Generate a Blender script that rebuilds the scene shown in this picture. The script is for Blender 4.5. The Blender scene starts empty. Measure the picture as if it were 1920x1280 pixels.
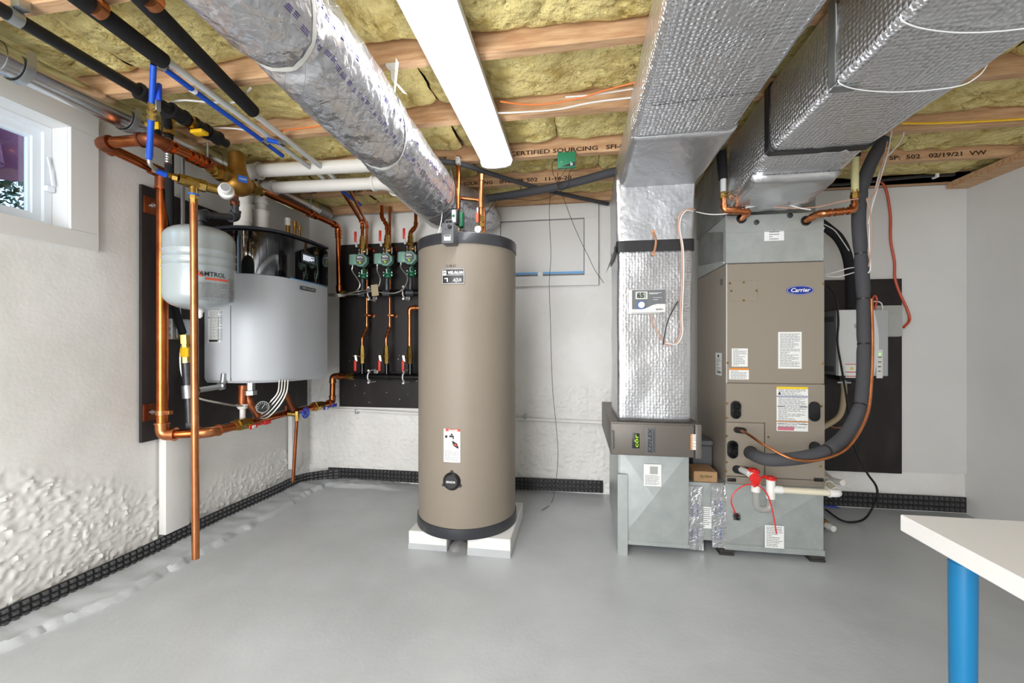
import bpy, bmesh, math, random
from math import sin, cos, pi, atan2, sqrt, radians
from mathutils import Vector as V, Matrix, noise
S = bpy.context.scene
C = S.collection
random.seed(7)
# ---------------------------------------------------------------- camera
CAMH = 1.15; F = 780.0; A = math.atan(121/780.0)
ca, sa = cos(A), sin(A)
cd = bpy.data.cameras.new('camera'); cam = bpy.data.objects.new('camera', cd); C.objects.link(cam)
cd.sensor_width = 36; cd.lens = F/1920*36; cd.shift_y = 5/1920; cd.clip_start = .02
cam.location = (0, 0, CAMH); cam.rotation_euler = (pi/2, 0, A); S.camera = cam
# ---------------------------------------------------------------- world, exposure
S.view_settings.view_transform = 'Standard'; S.view_settings.look = 'None'
S.view_settings.gamma = 1; S.view_settings.exposure = 0.22; S.view_settings.use_curve_mapping = False
wd = bpy.data.worlds.new('world'); S.world = wd; wd.use_nodes = True
wd.node_tree.nodes['Background'].inputs[0].default_value = (.55, .75, 1, 1)
wd.node_tree.nodes['Background'].inputs[1].default_value = 2.4
LIGHT = 12.0          # emission strength of the ceiling fixtures' diffusers
def lamp(name, loc, rot, size, energy, col=(1, .97, .93)):
    l = bpy.data.lights.new(name, 'AREA'); l.shape = 'RECTANGLE'; l.size = size[0]; l.size_y = size[1]
    l.energy = energy; l.color = col
    o = bpy.data.objects.new(name, l); C.objects.link(o); o.location = loc; o.rotation_euler = rot
    return o
# unseen fill lamps added behind the camera to brighten the room
lamp('rear_fill', (-1.15, -2.15, 1.15), (radians(94), 0, radians(-8)), (2.1, 1.9), 120, (.95, .98, 1))
lamp('overhead_fill', (-.7, -1.1, 2.2), (0, 0, 0), (2.4, 1.3), 62, (.95, .98, 1))  # added panel, lights the floor so it bounces up to the ceiling

# ---------------------------------------------------------------- pixel -> place
def ray(px, py):
    u = (px-960)/F; v = (645-py)/F
    return u*ca-sa, ca+u*sa, v
def P(px, py, D):
    a, b, c = ray(px, py); return V((a*D, b*D, CAMH+c*D))
def PY(px, py, Y):
    a, b, c = ray(px, py); t = Y/b; return V((a*t, Y, CAMH+c*t))
def PX(px, py, X):
    a, b, c = ray(px, py); t = X/a; return V((X, b*t, CAMH+c*t))
def PZ(px, py, Z):
    a, b, c = ray(px, py); t = (Z-CAMH)/c; return V((a*t, b*t, Z))
# room
XL, XR, YB, YF, ZC = -2.27, 2.61, 3.27, -2.3, 2.235

# ---------------------------------------------------------------- materials
def lin(c):
    return tuple((x/255/12.92 if x/255 <= .04045 else ((x/255+.055)/1.055)**2.4) for x in c)
MATS = {}
def mat(name, rgb, rough=.5, metal=0.0, bump=None, var=None, coat=0, emit=0, alpha=1, trans=0, stretch=None, vscale=None, rgb2=None, vlo=.35, vhi=.65, spec=.5):
    """bump: list of (kind, scale, distance[, strength]); var: noise scale of the colour variation towards rgb2"""
    m = bpy.data.materials.new(name); m.use_nodes = True; nt = m.node_tree; N = nt.nodes; L = nt.links
    b = N['Principled BSDF']; c = lin(rgb)+(1,)
    b.inputs['Base Color'].default_value = c; b.inputs['Roughness'].default_value = rough
    b.inputs['Metallic'].default_value = metal; b.inputs['Coat Weight'].default_value = coat
    b.inputs['Specular IOR Level'].default_value = spec
    if emit:
        b.inputs['Emission Color'].default_value = c; b.inputs['Emission Strength'].default_value = emit
    if trans: b.inputs['Transmission Weight'].default_value = trans
    if alpha < 1: b.inputs['Alpha'].default_value = alpha
    tc = N.new('ShaderNodeTexCoord'); src = tc.outputs['Object']
    if stretch:
        mp = N.new('ShaderNodeMapping'); mp.inputs['Scale'].default_value = stretch
        L.new(src, mp.inputs['Vector']); src = mp.outputs['Vector']
    if var:
        n = N.new('ShaderNodeTexNoise'); n.inputs['Scale'].default_value = var; n.inputs['Detail'].default_value = 6
        n.inputs['Roughness'].default_value = .6
        L.new(src, n.inputs['Vector'])
        r = N.new('ShaderNodeMapRange'); r.inputs['From Min'].default_value = vlo; r.inputs['From Max'].default_value = vhi
        L.new(n.outputs['Fac'], r.inputs['Value'])
        mx = N.new('ShaderNodeMix'); mx.data_type = 'RGBA'; mx.inputs['A'].default_value = c
        mx.inputs['B'].default_value = lin(rgb2 if rgb2 else tuple(x*.8 for x in rgb))+(1,)
        L.new(r.outputs['Result'], mx.inputs['Factor']); L.new(mx.outputs['Result'], b.inputs['Base Color'])
    prev = None
    for bp in (bump or []):
        kind, sc, dist = bp[:3]; st = bp[3] if len(bp) > 3 else 1
        bn = N.new('ShaderNodeBump'); bn.inputs['Distance'].default_value = dist; bn.inputs['Strength'].default_value = st
        if kind == 'noise':
            t = N.new('ShaderNodeTexNoise'); t.inputs['Scale'].default_value = sc; t.inputs['Detail'].default_value = 5
            L.new(src, t.inputs['Vector']); h = t.outputs['Fac']
        elif kind == 'crumple':
            t0 = N.new('ShaderNodeTexNoise'); t0.inputs['Scale'].default_value = sc*.5
            L.new(src, t0.inputs['Vector'])
            ad = N.new('ShaderNodeMix'); ad.data_type = 'RGBA'; ad.inputs['Factor'].default_value = .25
            L.new(src, ad.inputs['A']); L.new(t0.outputs['Color'], ad.inputs['B'])
            t = N.new('ShaderNodeTexVoronoi'); t.inputs['Scale'].default_value = sc; t.feature = 'F1'
            L.new(ad.outputs['Result'], t.inputs['Vector']); h = t.outputs['Distance']
        elif kind == 'cell':
            t = N.new('ShaderNodeTexVoronoi'); t.inputs['Scale'].default_value = sc; t.feature = 'SMOOTH_F1'
            t.inputs['Randomness'].default_value = .35; t.inputs['Smoothness'].default_value = .4
            L.new(src, t.inputs['Vector']); h = t.outputs['Distance']; bn.invert = True
        elif kind == 'voro':
            t = N.new('ShaderNodeTexVoronoi'); t.inputs['Scale'].default_value = sc
            L.new(src, t.inputs['Vector']); h = t.outputs['Distance']
        elif kind == 'wave':
            t = N.new('ShaderNodeTexWave'); t.inputs['Scale'].default_value = sc; t.inputs['Distortion'].default_value = 0
            t.bands_direction = 'DIAGONAL'
            L.new(src, t.inputs['Vector']); h = t.outputs['Fac']
        L.new(h, bn.inputs['Height'])
        if prev: L.new(prev, bn.inputs['Normal'])
        prev = bn.outputs['Normal']
    if prev: L.new(prev, b.inputs['Normal'])
    MATS[name] = m; return m
M = MATS
mat('floor_paint', (192, 195, 198), .3, bump=[('noise', 3, .012, .4), ('noise', 60, .0015, .35)], var=1.5, rgb2=(177, 180, 182), spec=.4)
mat('plaster', (240, 238, 235), .7, bump=[('noise', 60, .003, .22), ('noise', 12, .008, .25)], var=2, rgb2=(226, 224, 220))
mat('rough_plaster', (238, 237, 234), .8, bump=[('noise', 38, .012, .8), ('voro', 70, .003, .5)], var=3, rgb2=(228, 226, 223))
mat('foam_board', (222, 221, 219), .7, bump=[('noise', 9, .003, .3)], var=1.2, rgb2=(214, 213, 211))
mat('white_trim', (226, 224, 221), .5, bump=[('noise', 8, .001, .3)])
mat('vinyl', (235, 240, 245), .35)
mat('wood', (216, 178, 138), .7, bump=[('noise', 12, .002, .5)], var=6, rgb2=(184, 140, 102), stretch=(1, 9, 9))
mat('dark_wood', (92, 62, 44), .8, bump=[('noise', 20, .004, .5)], var=6, rgb2=(62, 40, 30), stretch=(1, 9, 9))
mat('subfloor', (60, 44, 34), .9)
mat('wool', (232, 214, 146), .95, bump=[('noise', 22, .03, .8), ('noise', 70, .012, .8)], var=9, rgb2=(186, 158, 84), vlo=.47, vhi=.72)
mat('black_board', (34, 29, 29), .6, bump=[('noise', 30, .001, .4)], var=9, rgb2=(52, 46, 44), stretch=(1, 1, .3), vlo=.5, vhi=.8)
mat('copper', (205, 118, 66), .24, 1, bump=[('noise', 25, .001, .3)], var=12, rgb2=(168, 88, 46))
mat('copper_dull', (170, 98, 62), .4, .85, var=10, rgb2=(120, 68, 46))
mat('copper_bright', (206, 138, 94), .28, .95, var=10, rgb2=(182, 112, 70))
mat('brass', (196, 164, 92), .28, 1, var=18, rgb2=(160, 128, 66))
mat('bronze', (172, 128, 58), .42, .75, bump=[('noise', 60, .001, .4)], var=12, rgb2=(140, 100, 42))
mat('steel', (196, 198, 200), .25, 1, bump=[('noise', 6, .002, .3)])
mat('zinc', (178, 182, 184), .4, .9)
mat('galv', (188, 193, 192), .38, .55, bump=[('noise', 2.5, .006, .3)], var=14, rgb2=(176, 182, 181))
mat('galv_dull', (150, 152, 150), .5, .5, var=5, rgb2=(116, 118, 116))
mat('iron', (96, 98, 102), .45, .7, var=12, rgb2=(70, 72, 78))
mat('black_iron', (30, 30, 32), .45, .3)
mat('black_gloss', (14, 14, 16), .16, .2)
mat('foil_bubble', (222, 223, 226), .28, .9, bump=[('noise', 6, .02, .35), ('cell', 62, .008, .9)])
mat('foil_bubble_flat', (200, 201, 204), .26, .92, bump=[('noise', 6, .012, .25), ('cell', 66, .004, .42)])
mat('foil_flat', (204, 205, 208), .3, .9, bump=[('noise', 9, .015, .35), ('crumple', 20, .005, .25)])
mat('foil_crumple', (222, 222, 226), .24, .84, bump=[('crumple', 9, .02, .45), ('crumple', 28, .005, .3)])
mat('foil_stripe', (98, 84, 148), .3, .6, bump=[('crumple', 40, .004, .8)])
mat('scrim', (190, 190, 194), .4, .6)
mat('strap_white', (228, 226, 220), .6)
mat('twine', (225, 226, 226), .6)
mat('tape_black', (28, 28, 30), .45, bump=[('noise', 20, .003, .4)])
mat('tape_foil', (205, 206, 208), .3, .8, bump=[('crumple', 30, .004, .7)])
mat('tape_blue', (110, 172, 226), .6)
mat('taupe', (150, 140, 127), .42, .15, bump=[('noise', 120, .0003, .3)])
mat('taupe_dark', (104, 98, 92), .45, .2)
mat('tank_vinyl', (140, 129, 116), .5, bump=[('noise', 3, .004, .3), ('noise', 150, .0003, .4)], var=1.5, rgb2=(135, 125, 112))
mat('tank_trim', (48, 49, 54), .4, coat=.2)
mat('black_plastic', (26, 26, 28), .35)
mat('grey_plastic', (92, 93, 96), .5)
mat('boiler_grey', (200, 204, 210), .48, .05)
mat('boiler_black', (10, 10, 13), .07, .1, coat=1)
mat('boiler_lid', (46, 48, 56), .5)
mat('exp_tank', (172, 181, 184), .28, .1, coat=.4)
mat('white_plastic', (232, 230, 226), .35)
mat('pvc', (226, 222, 216), .4)
mat('pvc_cream', (224, 216, 192), .45)
mat('cream_pipe', (206, 200, 150), .45)
mat('pex_blue', (22, 82, 196), .35)
mat('pipe_white', (205, 206, 206), .4)
mat('foam_black', (36, 36, 38), .85, bump=[('noise', 160, .002, .7)], spec=.2)
mat('foam_grey', (74, 74, 78), .8, bump=[('noise', 120, .001, .6)], spec=.3)
mat('red', (214, 38, 34), .35)
mat('red_orange', (222, 92, 62), .5)
mat('orange', (226, 120, 50), .5)
mat('orange_cord', (196, 74, 42), .5)
mat('yellow', (240, 190, 30), .4)
mat('blue_valve', (30, 70, 190), .4)
mat('pump_green', (124, 168, 150), .4)
mat('flange_green', (24, 106, 72), .35)
mat('sensor_green', (40, 124, 88), .45)
mat('ink_print', (112, 112, 114), .7)
mat('ink', (40, 40, 42), .7)
mat('ink_soft', (138, 138, 140), .7)
mat('ink_brown', (60, 38, 28), .8)
mat('paper', (236, 236, 234), .55)
mat('lcd', (150, 158, 146), .3)
mat('white', (240, 240, 240), .4)
mat('lime', (158, 205, 40), .4)
mat('blue_logo', (12, 44, 142), .3)
mat('blue_band', (40, 96, 180), .5)
mat('yellow_band', (238, 202, 30), .5)
mat('orange_band', (226, 142, 50), .5)
mat('pink_band', (206, 112, 132), .5)
mat('red_band', (206, 70, 44), .5)
mat('cardboard', (168, 132, 94), .8)
mat('cardboard_ink', (70, 84, 44), .8)
mat('table_white', (226, 223, 220), .35)
mat('table_blue', (10, 110, 160), .38)
mat('cable_black', (22, 22, 24), .45)
mat('cable_white', (226, 224, 220), .45)
mat('cable_tan', (196, 150, 128), .45)
mat('armored', (176, 174, 168), .35, .85)
mat('concrete', (226, 225, 222), .8, bump=[('noise', 40, .002, .5)])
mat('concrete_bare', (150, 148, 146), .9, bump=[('noise', 50, .004, .7)], var=12, rgb2=(116, 114, 112))
mat('mat_black', (30, 30, 31), .35)
mat('mat_dimple_glint', (78, 78, 80), .4)  # paler than the black mat: the dimples' glints are put into the colour
mat('brown_glass', (120, 78, 40), .3)
mat('humid_grey', (176, 178, 180), .45)
mat('humid_white', (222, 223, 224), .4)
mat('humid_side', (104, 106, 108), .5)
mat('box_grey', (170, 170, 166), .5)
mat('led_green', (90, 240, 60), .4, emit=3)
mat('screen', (70, 76, 86), .25, emit=.35)
mat('screen_text', (220, 226, 236), .3, emit=1.2)
mat('diffuser', (248, 251, 255), .5, emit=LIGHT)
mat('fixture', (205, 204, 206), .35)
mat('rubber', (50, 48, 46), .8)
mat('plum_cloth', (150, 96, 124), .85)
mat('leaf', (40, 92, 66), .6, var=5, rgb2=(26, 54, 34))
mat('earth', (150, 150, 148), .9)
mat('clear_hose', (190, 190, 186), .2, trans=.5)
mat('hose_tan', (176, 160, 128), .5)
mat('blue_bag', (34, 62, 170), .5)
mat('bristle', (24, 22, 24), .7)
mat('amber', (214, 158, 100), .3)
mat('tan_band', (196, 140, 108), .6)
# window glass: clear pane that lets daylight through
gm = bpy.data.materials.new('window_glass'); gm.use_nodes = True
_n = gm.node_tree.nodes; _l = gm.node_tree.links; _n.remove(_n['Principled BSDF'])
_t = _n.new('ShaderNodeBsdfTransparent'); _t.inputs[0].default_value = (.93, .98, 1, 1)
_g = _n.new('ShaderNodeBsdfGlossy'); _g.inputs['Roughness'].default_value = .02
_x = _n.new('ShaderNodeMixShader'); _x.inputs[0].default_value = .07
_l.new(_t.outputs[0], _x.inputs[1]); _l.new(_g.outputs[0], _x.inputs[2]); _l.new(_x.outputs[0], _n['Material Output'].inputs[0])
M['window_glass'] = gm

# ---------------------------------------------------------------- mesh builder
def fillet(pts, rad, n=5):
    pts = [V(p) for p in pts]; out = [pts[0]]
    for i in range(1, len(pts)-1):
        a, p, b = pts[i-1], pts[i], pts[i+1]
        d1 = (a-p); d2 = (b-p); l1, l2 = d1.length, d2.length
        if l1 < 1e-6 or l2 < 1e-6: continue
        d1 /= l1; d2 /= l2
        if abs(d1.dot(d2)) > .999: out.append(p); continue
        r = min(rad, l1*.49, l2*.49)
        s, e = p+d1*r, p+d2*r
        for k in range(n+1):
            t = k/n; out.append(s*(1-t)**2+p*2*t*(1-t)+e*t*t)
    out.append(pts[-1]); return out
def spline(pts, n=8):
    pts = [V(p) for p in pts]; q = [pts[0]*2-pts[1]]+pts+[pts[-1]*2-pts[-2]]; out = []
    for i in range(1, len(q)-2):
        for k in range(n):
            t = k/n; a, b, c, d = q[i-1:i+3]
            out.append(.5*((2*b)+(c-a)*t+(2*a-5*b+4*c-d)*t*t+(3*b-a-3*c+d)*t**3))
    out.append(pts[-1]); return out
class MB:
    def __init__(s): s.v = []; s.f = []
    def add(s, v, f):
        o = len(s.v); s.v += [tuple(x) for x in v]; s.f += [tuple(i+o for i in q) for q in f]; return s
    def hexa(s, p):   # 4 bottom ccw, 4 top ccw
        return s.add(p, [(3, 2, 1, 0), (4, 5, 6, 7), (0, 1, 5, 4), (1, 2, 6, 5), (2, 3, 7, 6), (3, 0, 4, 7)])
    def box(s, x0, x1, y0, y1, z0, z1):
        return s.hexa([(x0, y0, z0), (x1, y0, z0), (x1, y1, z0), (x0, y1, z0), (x0, y0, z1), (x1, y0, z1), (x1, y1, z1), (x0, y1, z1)])
    def rbox(s, x0, x1, y0, y1, z0, z1, r=.005, seg=2):
        bm = bmesh.new(); bmesh.ops.create_cube(bm, size=1)
        for v in bm.verts: v.co = V(((x0+x1)/2+v.co.x*(x1-x0), (y0+y1)/2+v.co.y*(y1-y0), (z0+z1)/2+v.co.z*(z1-z0)))
        bmesh.ops.bevel(bm, geom=list(bm.edges), offset=r, segments=seg, affect='EDGES', profile=.5)
        bm.verts.index_update(); s.add([v.co.copy() for v in bm.verts], [[v.index for v in f.verts] for f in bm.faces]); bm.free(); return s
    def obox(s, c, ux, uy, uz, hx, hy, hz):
        c = V(c); ux = V(ux).normalized()*hx; uy = V(uy).normalized()*hy; uz = V(uz).normalized()*hz
        return s.hexa([c-ux-uy-uz, c+ux-uy-uz, c+ux+uy-uz, c-ux+uy-uz, c-ux-uy+uz, c+ux-uy+uz, c+ux+uy+uz, c-ux+uy+uz])
    def tube(s, pts, r, seg=10, cap=True, flat=None):
        pts = [V(p) for p in pts]; n = len(pts); rs = r if isinstance(r, (list, tuple)) else [r]*n
        tan = [(pts[min(i+1, n-1)]-pts[max(i-1, 0)]).normalized() for i in range(n)]
        up = V((0, 0, 1)) if abs(tan[0].z) < .9 else V((1, 0, 0))
        x = tan[0].cross(up).normalized(); vs = []; fs = []
        for i in range(n):
            x = (x-tan[i]*x.dot(tan[i])).normalized(); y = tan[i].cross(x)
            for k in range(seg):
                a = 2*pi*k/seg; vs.append(pts[i]+(x*cos(a)+y*sin(a)*(flat or 1))*rs[i])
        for i in range(n-1):
            for k in range(seg):
                a, b = i*seg+k, i*seg+(k+1) % seg; fs.append((a, b, b+seg, a+seg))
        if cap: fs += [tuple(range(seg))[::-1], tuple(range((n-1)*seg, n*seg))]
        return s.add(vs, fs)
    def cyl(s, a, b, r, seg=16, r2=None):
        return s.tube([a, b], [r, r if r2 is None else r2], seg)
    def lathe(s, o, ax, prof, seg=24):   # prof: (radius, distance along axis)
        o = V(o); ax = V(ax).normalized(); up = V((0, 0, 1)) if abs(ax.z) < .9 else V((1, 0, 0))
        x = ax.cross(up).normalized(); y = ax.cross(x); vs = []; fs = []
        for (r, h) in prof:
            for k in range(seg):
                a = 2*pi*k/seg; vs.append(o+ax*h+(x*cos(a)+y*sin(a))*max(r, 1e-5))
        for i in range(len(prof)-1):
            for k in range(seg):
                a, b = i*seg+k, i*seg+(k+1) % seg; fs.append((a, a+seg, b+seg, b))
        fs += [tuple(range(seg)), tuple(range((len(prof)-1)*seg, len(prof)*seg))[::-1]]
        return s.add(vs, fs)
    def prism(s, poly, d):
        n = len(poly); poly = [V(p) for p in poly]; d = V(d)
        return s.add(poly+[p+d for p in poly], [tuple(range(n))[::-1], tuple(range(n, 2*n))]+[(i, (i+1) % n, (i+1) % n+n, i+n) for i in range(n)])
    def plate(s, f, x0, x1, y0, y1, d0, d1, n=1):
        vs = []; fs = []
        for i in range(n+1):
            x = x0+(x1-x0)*i/n
            vs += [f(x, y0, d0), f(x, y1, d0), f(x, y1, d1), f(x, y0, d1)]
        for i in range(n):
            a = i*4
            for k in range(4): fs.append((a+k, a+(k+1) % 4, a+4+(k+1) % 4, a+4+k))
        fs += [(3, 2, 1, 0), (n*4, n*4+1, n*4+2, n*4+3)]
        return s.add(vs, fs)
    def poly(s, f, pts, d0, d1):
        return s.add([f(x, y, d0) for x, y in pts]+[f(x, y, d1) for x, y in pts],
                     [tuple(range(len(pts)))[::-1], tuple(range(len(pts), 2*len(pts)))]+[(i, (i+1) % len(pts), (i+1) % len(pts)+len(pts), i+len(pts)) for i in range(len(pts))])
    def text(s, f, t, x, y, h, d, w=None, al='C', shear=0, bold=0):
        vs, fs, x0, x1, y0, y1 = textdata(t, bold)
        k = h/.72; kx = (w/(x1-x0)) if w else k
        ox = {'C': -(x0+x1)/2, 'L': -x0, 'R': -x1}[al]
        return s.add([f(x+(vx+ox)*kx+shear*vy*k, y+vy*k, d) for vx, vy in vs], fs)
    def lines(s, f, x0, x1, y0, y1, n, d, seed=1, fill=.45):
        rr = random.Random(seed); st = (y1-y0)/n
        for i in range(n):
            y = y1-(i+.5)*st; x = x0
            xe = x1-(rr.random()**3)*(x1-x0)*.7
            while x < xe-.001:
                w = min((x1-x0)*rr.uniform(.08, .22), xe-x)
                s.plate(f, x, x+w, y-st*fill*.5, y+st*fill*.5, d, d+.0002); x += w+(x1-x0)*.025
        return s
_tc = {}
def textdata(t, bold=0):
    if (t, bold) in _tc: return _tc[(t, bold)]
    cu = bpy.data.curves.new('t', 'FONT'); cu.body = t; cu.size = 1; cu.resolution_u = 2; cu.offset = bold
    o = bpy.data.objects.new('t', cu); C.objects.link(o); bpy.context.view_layer.update()
    me = bpy.data.meshes.new_from_object(o.evaluated_get(bpy.context.evaluated_depsgraph_get()))
    vs = [(v.co.x, v.co.y) for v in me.vertices]; fs = [tuple(p.vertices) for p in me.polygons]
    bpy.data.objects.remove(o); bpy.data.curves.remove(cu); bpy.data.meshes.remove(me)
    xs = [v[0] for v in vs]; ys = [v[1] for v in vs]
    _tc[(t, bold)] = (vs, fs, min(xs), max(xs), min(ys), max(ys)); return _tc[(t, bold)]
def rootloc(o):
    while o.parent: o = o.parent
    return V(o.location)
def tag(o, label=None, cat=None, group=None, kind=None):
    if label: o['label'] = label
    if cat: o['category'] = cat
    if group: o['group'] = group
    if kind: o['kind'] = kind
    return o
def obj(name, mb, m, parent=None, label=None, cat=None, group=None, kind=None, sharp=.6, data=None):
    if parent: L = rootloc(parent)
    else:
        xs = [v[0] for v in mb.v]; ys = [v[1] for v in mb.v]; zs = [v[2] for v in mb.v]
        L = V(((min(xs)+max(xs))/2, (min(ys)+max(ys))/2, min(zs)))
    if kind == 'structure' and not parent: L = V((0, 0, 0))
    me = bpy.data.meshes.new(name)
    me.from_pydata([(x-L.x, y-L.y, z-L.z) for x, y, z in mb.v], [], mb.f); me.validate(); me.update()
    me.materials.append(M[m] if isinstance(m, str) else m)
    bm = bmesh.new(); bm.from_mesh(me)
    if len(bm.faces) < 20000: bmesh.ops.recalc_face_normals(bm, faces=bm.faces)
    for f in bm.faces: f.smooth = True
    for e in bm.edges:
        if len(e.link_faces) == 2 and e.calc_face_angle(0) > sharp: e.smooth = False
    bm.to_mesh(me); bm.free()
    o = bpy.data.objects.new(name, me); C.objects.link(o)
    if parent: o.parent = parent
    else: o.location = L
    return tag(o, label, cat, group, kind)
def thing(name, label, cat, loc, group=None):
    o = bpy.data.objects.new(name, None); o.empty_display_size = .05; C.objects.link(o); o.location = V(loc)
    return tag(o, label, cat, group)
def dup(root, loc, label=None):
    r = root.copy(); C.objects.link(r); r.location = loc
    if label: r['label'] = label
    for ch in list(root.children):
        c = ch.copy(); C.objects.link(c); c.parent = r
        for g in list(ch.children):
            d = g.copy(); C.objects.link(d); d.parent = c
    return r
def fY(Y): return lambda x, y, d: (x, Y-d, y)          # faces the camera side (-Y)
def fX(X): return lambda x, y, d: (X+d, x, y)          # on the left wall, faces +X
def fZ(Z): return lambda x, y, d: (x, y, Z-d)          # underside, read from below
def fcyl(cx, cy, R, th):                                 # around a vertical cylinder, th = azimuth of x=0
    return lambda x, y, d: (cx+(R+d)*sin(th+x/R), cy-(R+d)*cos(th+x/R), y)
def flat(o, ux, uy):
    o = V(o); ux = V(ux).normalized(); uy = V(uy).normalized(); n = ux.cross(uy)
    return lambda x, y, d: o+ux*x+uy*y+n*d
def rectY(px0, py0, px1, py1, Y):
    a = PY(px0, (py0+py1)/2, Y); b = PY(px1, (py0+py1)/2, Y); c = PY((px0+px1)/2, py0, Y); d = PY((px0+px1)/2, py1, Y)
    return a.x, b.x, d.z, c.z
def sticker(parent, f, r, bands=(), n=10, seed=1, base='paper', d=0, header=None, name='label_sticker', lab=None, nx=1, margins=.08, hcol='ink'):
    """printed sheet: bands = (from top 0..1, to, material[, x0 frac, x1 frac]); the rest gets lines of fine print"""
    x0, x1, y0, y1 = r; w = x1-x0; h = y1-y0
    o = obj(name, MB().plate(f, x0, x1, y0, y1, d, d+.0008, nx), base, parent, lab)
    top = 0
    for b in bands:
        bx0, bx1 = (b[3], b[4]) if len(b) > 3 else (0, 1)
        obj('band', MB().plate(f, x0+w*bx0, x0+w*bx1, y1-h*b[1], y1-h*b[0], d+.0008, d+.0011, nx), b[2], o)
    if n:
        lo = max([b[1] for b in bands if b[0] < .3], default=0)
        obj('fine_print', MB().lines(f, x0+w*margins, x1-w*margins, y0+h*.05, y1-h*(lo+.04), n, d+.0011, seed, .36), 'ink_print', o, kind='stuff')
    if header:
        obj('lettering', MB().text(f, header[0], (x0+x1)/2, y1-h*header[1], header[2], d+.0014), hcol, o)
    return o
def run(name, label, cat, pts, r, m, rad=None, fit=1.22, couple=(), group=None, fitm=None, elbows=True, seg=14, pname='pipe'):
    """a run of pipe with an elbow fitting at each corner and couplings at given (segment, t)"""
    pts = [V(p) for p in pts]; rad = rad or r*2.2
    t = thing(name, label, cat, (pts[0]+pts[-1])/2 - V((0, 0, abs(pts[0].z-pts[-1].z)/2)), group)
    obj(pname, MB().tube(fillet(pts, rad), r, seg), m, t)
    if elbows:
        for i in range(1, len(pts)-1):
            a, p, b = pts[i-1], pts[i], pts[i+1]; d1 = (a-p); d2 = (b-p)
            l1 = min(rad*1.5, d1.length*.6); l2 = min(rad*1.5, d2.length*.6); d1.normalize(); d2.normalize()
            if d1.dot(d2) < -.995: continue
            e = MB().tube(fillet([p+d1*l1, p, p+d2*l2], rad), r*fit, seg)
            e.cyl(p+d1*l1, p+d1*(l1-r*.5), r*fit*1.12, seg); e.cyl(p+d2*l2, p+d2*(l2-r*.5), r*fit*1.12, seg)
            obj('elbow', e, fitm or m, t)
    for (i, q) in couple:
        p = pts[i].lerp(pts[i+1], q); d = (pts[i+1]-pts[i]).normalized()
        e = MB().cyl(p-d*r*1.4, p+d*r*1.4, r*fit, seg)
        for s_ in (-1, 1): e.cyl(p+d*s_*r*1.4, p+d*s_*r*1.15, r*fit*1.12, seg)
        obj('coupling', e, fitm or m, t)
    return t
def wire(name, label, cat, pts, r, m, group=None, n=8, seg=6):
    return obj(name, MB().tube(spline(pts, n), r, seg), m, None, label, cat, group)
def hexnut(mb, a, b, r): return mb.tube([a, b], r, 6)
# ================================================================ SETTING
def grid(mb, f, x0, x1, y0, y1, st, h):
    nx = max(1, int((x1-x0)/st)); ny = max(1, int((y1-y0)/st)); vs = []; fs = []
    for i in range(nx+1):
        for j in range(ny+1):
            x = x0+(x1-x0)*i/nx; y = y0+(y1-y0)*j/ny; vs.append(f(x, y, h(x, y)))
    for i in range(nx):
        for j in range(ny):
            a = i*(ny+1)+j; fs.append((a, a+ny+1, a+ny+2, a+1))
    return mb.add(vs, fs)
def nz(x, y, z=0): return noise.noise(V((x, y, z)))
def sst(a, b, x):
    t = min(1, max(0, (x-a)/(b-a))); return t*t*(3-2*t)
# floor: painted slab with a rough cove along the left wall
def floor_h(x, y):
    h = .0015*nz(x*3, y*3)
    e = XL+.24+.07*nz(0, y*2.5, 3)+.03*nz(0, y*11, 3)+.014*nz(0, y*40, 7) - .16*sst(1.6, .9, y)
    k = sst(e+.010, e-.010, x)
    h += k*(.026+.005*nz(x*14, y*14)+.02*sst(e-.03, XL, x))
    e2 = YB-.16-.05*nz(x*4, 1, 5)-.02*nz(x*15, 1, 5)
    h += (1-k)*sst(e2-.02, e2+.02, y)*.02*sst(-1.2, -1.8, x)*(1+.5*nz(x*20, y*20))
    return -h
fl = MB(); grid(fl, lambda x, y, d: (x, y, -d), XL-.02, XR+.02, .8, YB+.02, .016, floor_h)
floor = obj('floor', fl, 'floor_paint', kind='structure')
obj('floor_slab', MB().box(XL-.02, XR+.02, YF, .8, -.05, 0), 'floor_paint', floor, kind='structure')

# left wall with window opening
WY0, WY1, WZ0, WZ1 = .72, 1.548, 1.669, 2.13      # opening
def wall_h(y, z):
    band = .62+.12*nz(y*1.2, 0, 9)-.25*sst(1.3, 2.4, y)
    k = sst(band, band-.12, z)
    n = noise.noise(V((y*20, z*30, 1)))*.009+noise.noise(V((y*46, z*62, 2)))*.009
    return .002*nz(y*5, z*5)+k*abs(n)*1.3
lw = MB(); fx = lambda x, y, d: (XL+d, x, y)
def lwseg(y0, y1, z0, z1, st): grid(lw, fx, y0, y1, z0, z1, st, wall_h)
lwseg(.9, YB, -.05, .8, .0095); lwseg(.9, WY1, .8, WZ0, .06); lwseg(WY1, YB, .8, 2.24, .05)
lwseg(YF, .9, -.05, WZ0, .1); lwseg(YF, WY0, WZ0, 2.24, .1); lwseg(WY0, WY1, WZ1, 2.24, .1)
lw.box(XL-.2, XL-.19, YF, WY0-.02, -.05, 2.4); lw.box(XL-.2, XL-.19, WY1+.02, YB, -.05, 2.4)
lw.box(XL-.2, XL-.19, WY0-.02, WY1+.02, WZ1+.02, 2.4); lw.box(XL-.2, XL-.19, WY0-.02, WY1+.02, -.05, WZ0-.02)
obj('wall_left', lw, 'plaster', kind='structure')
bw = MB(); fb = lambda x, y, d: (x, YB-d, y)
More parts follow.
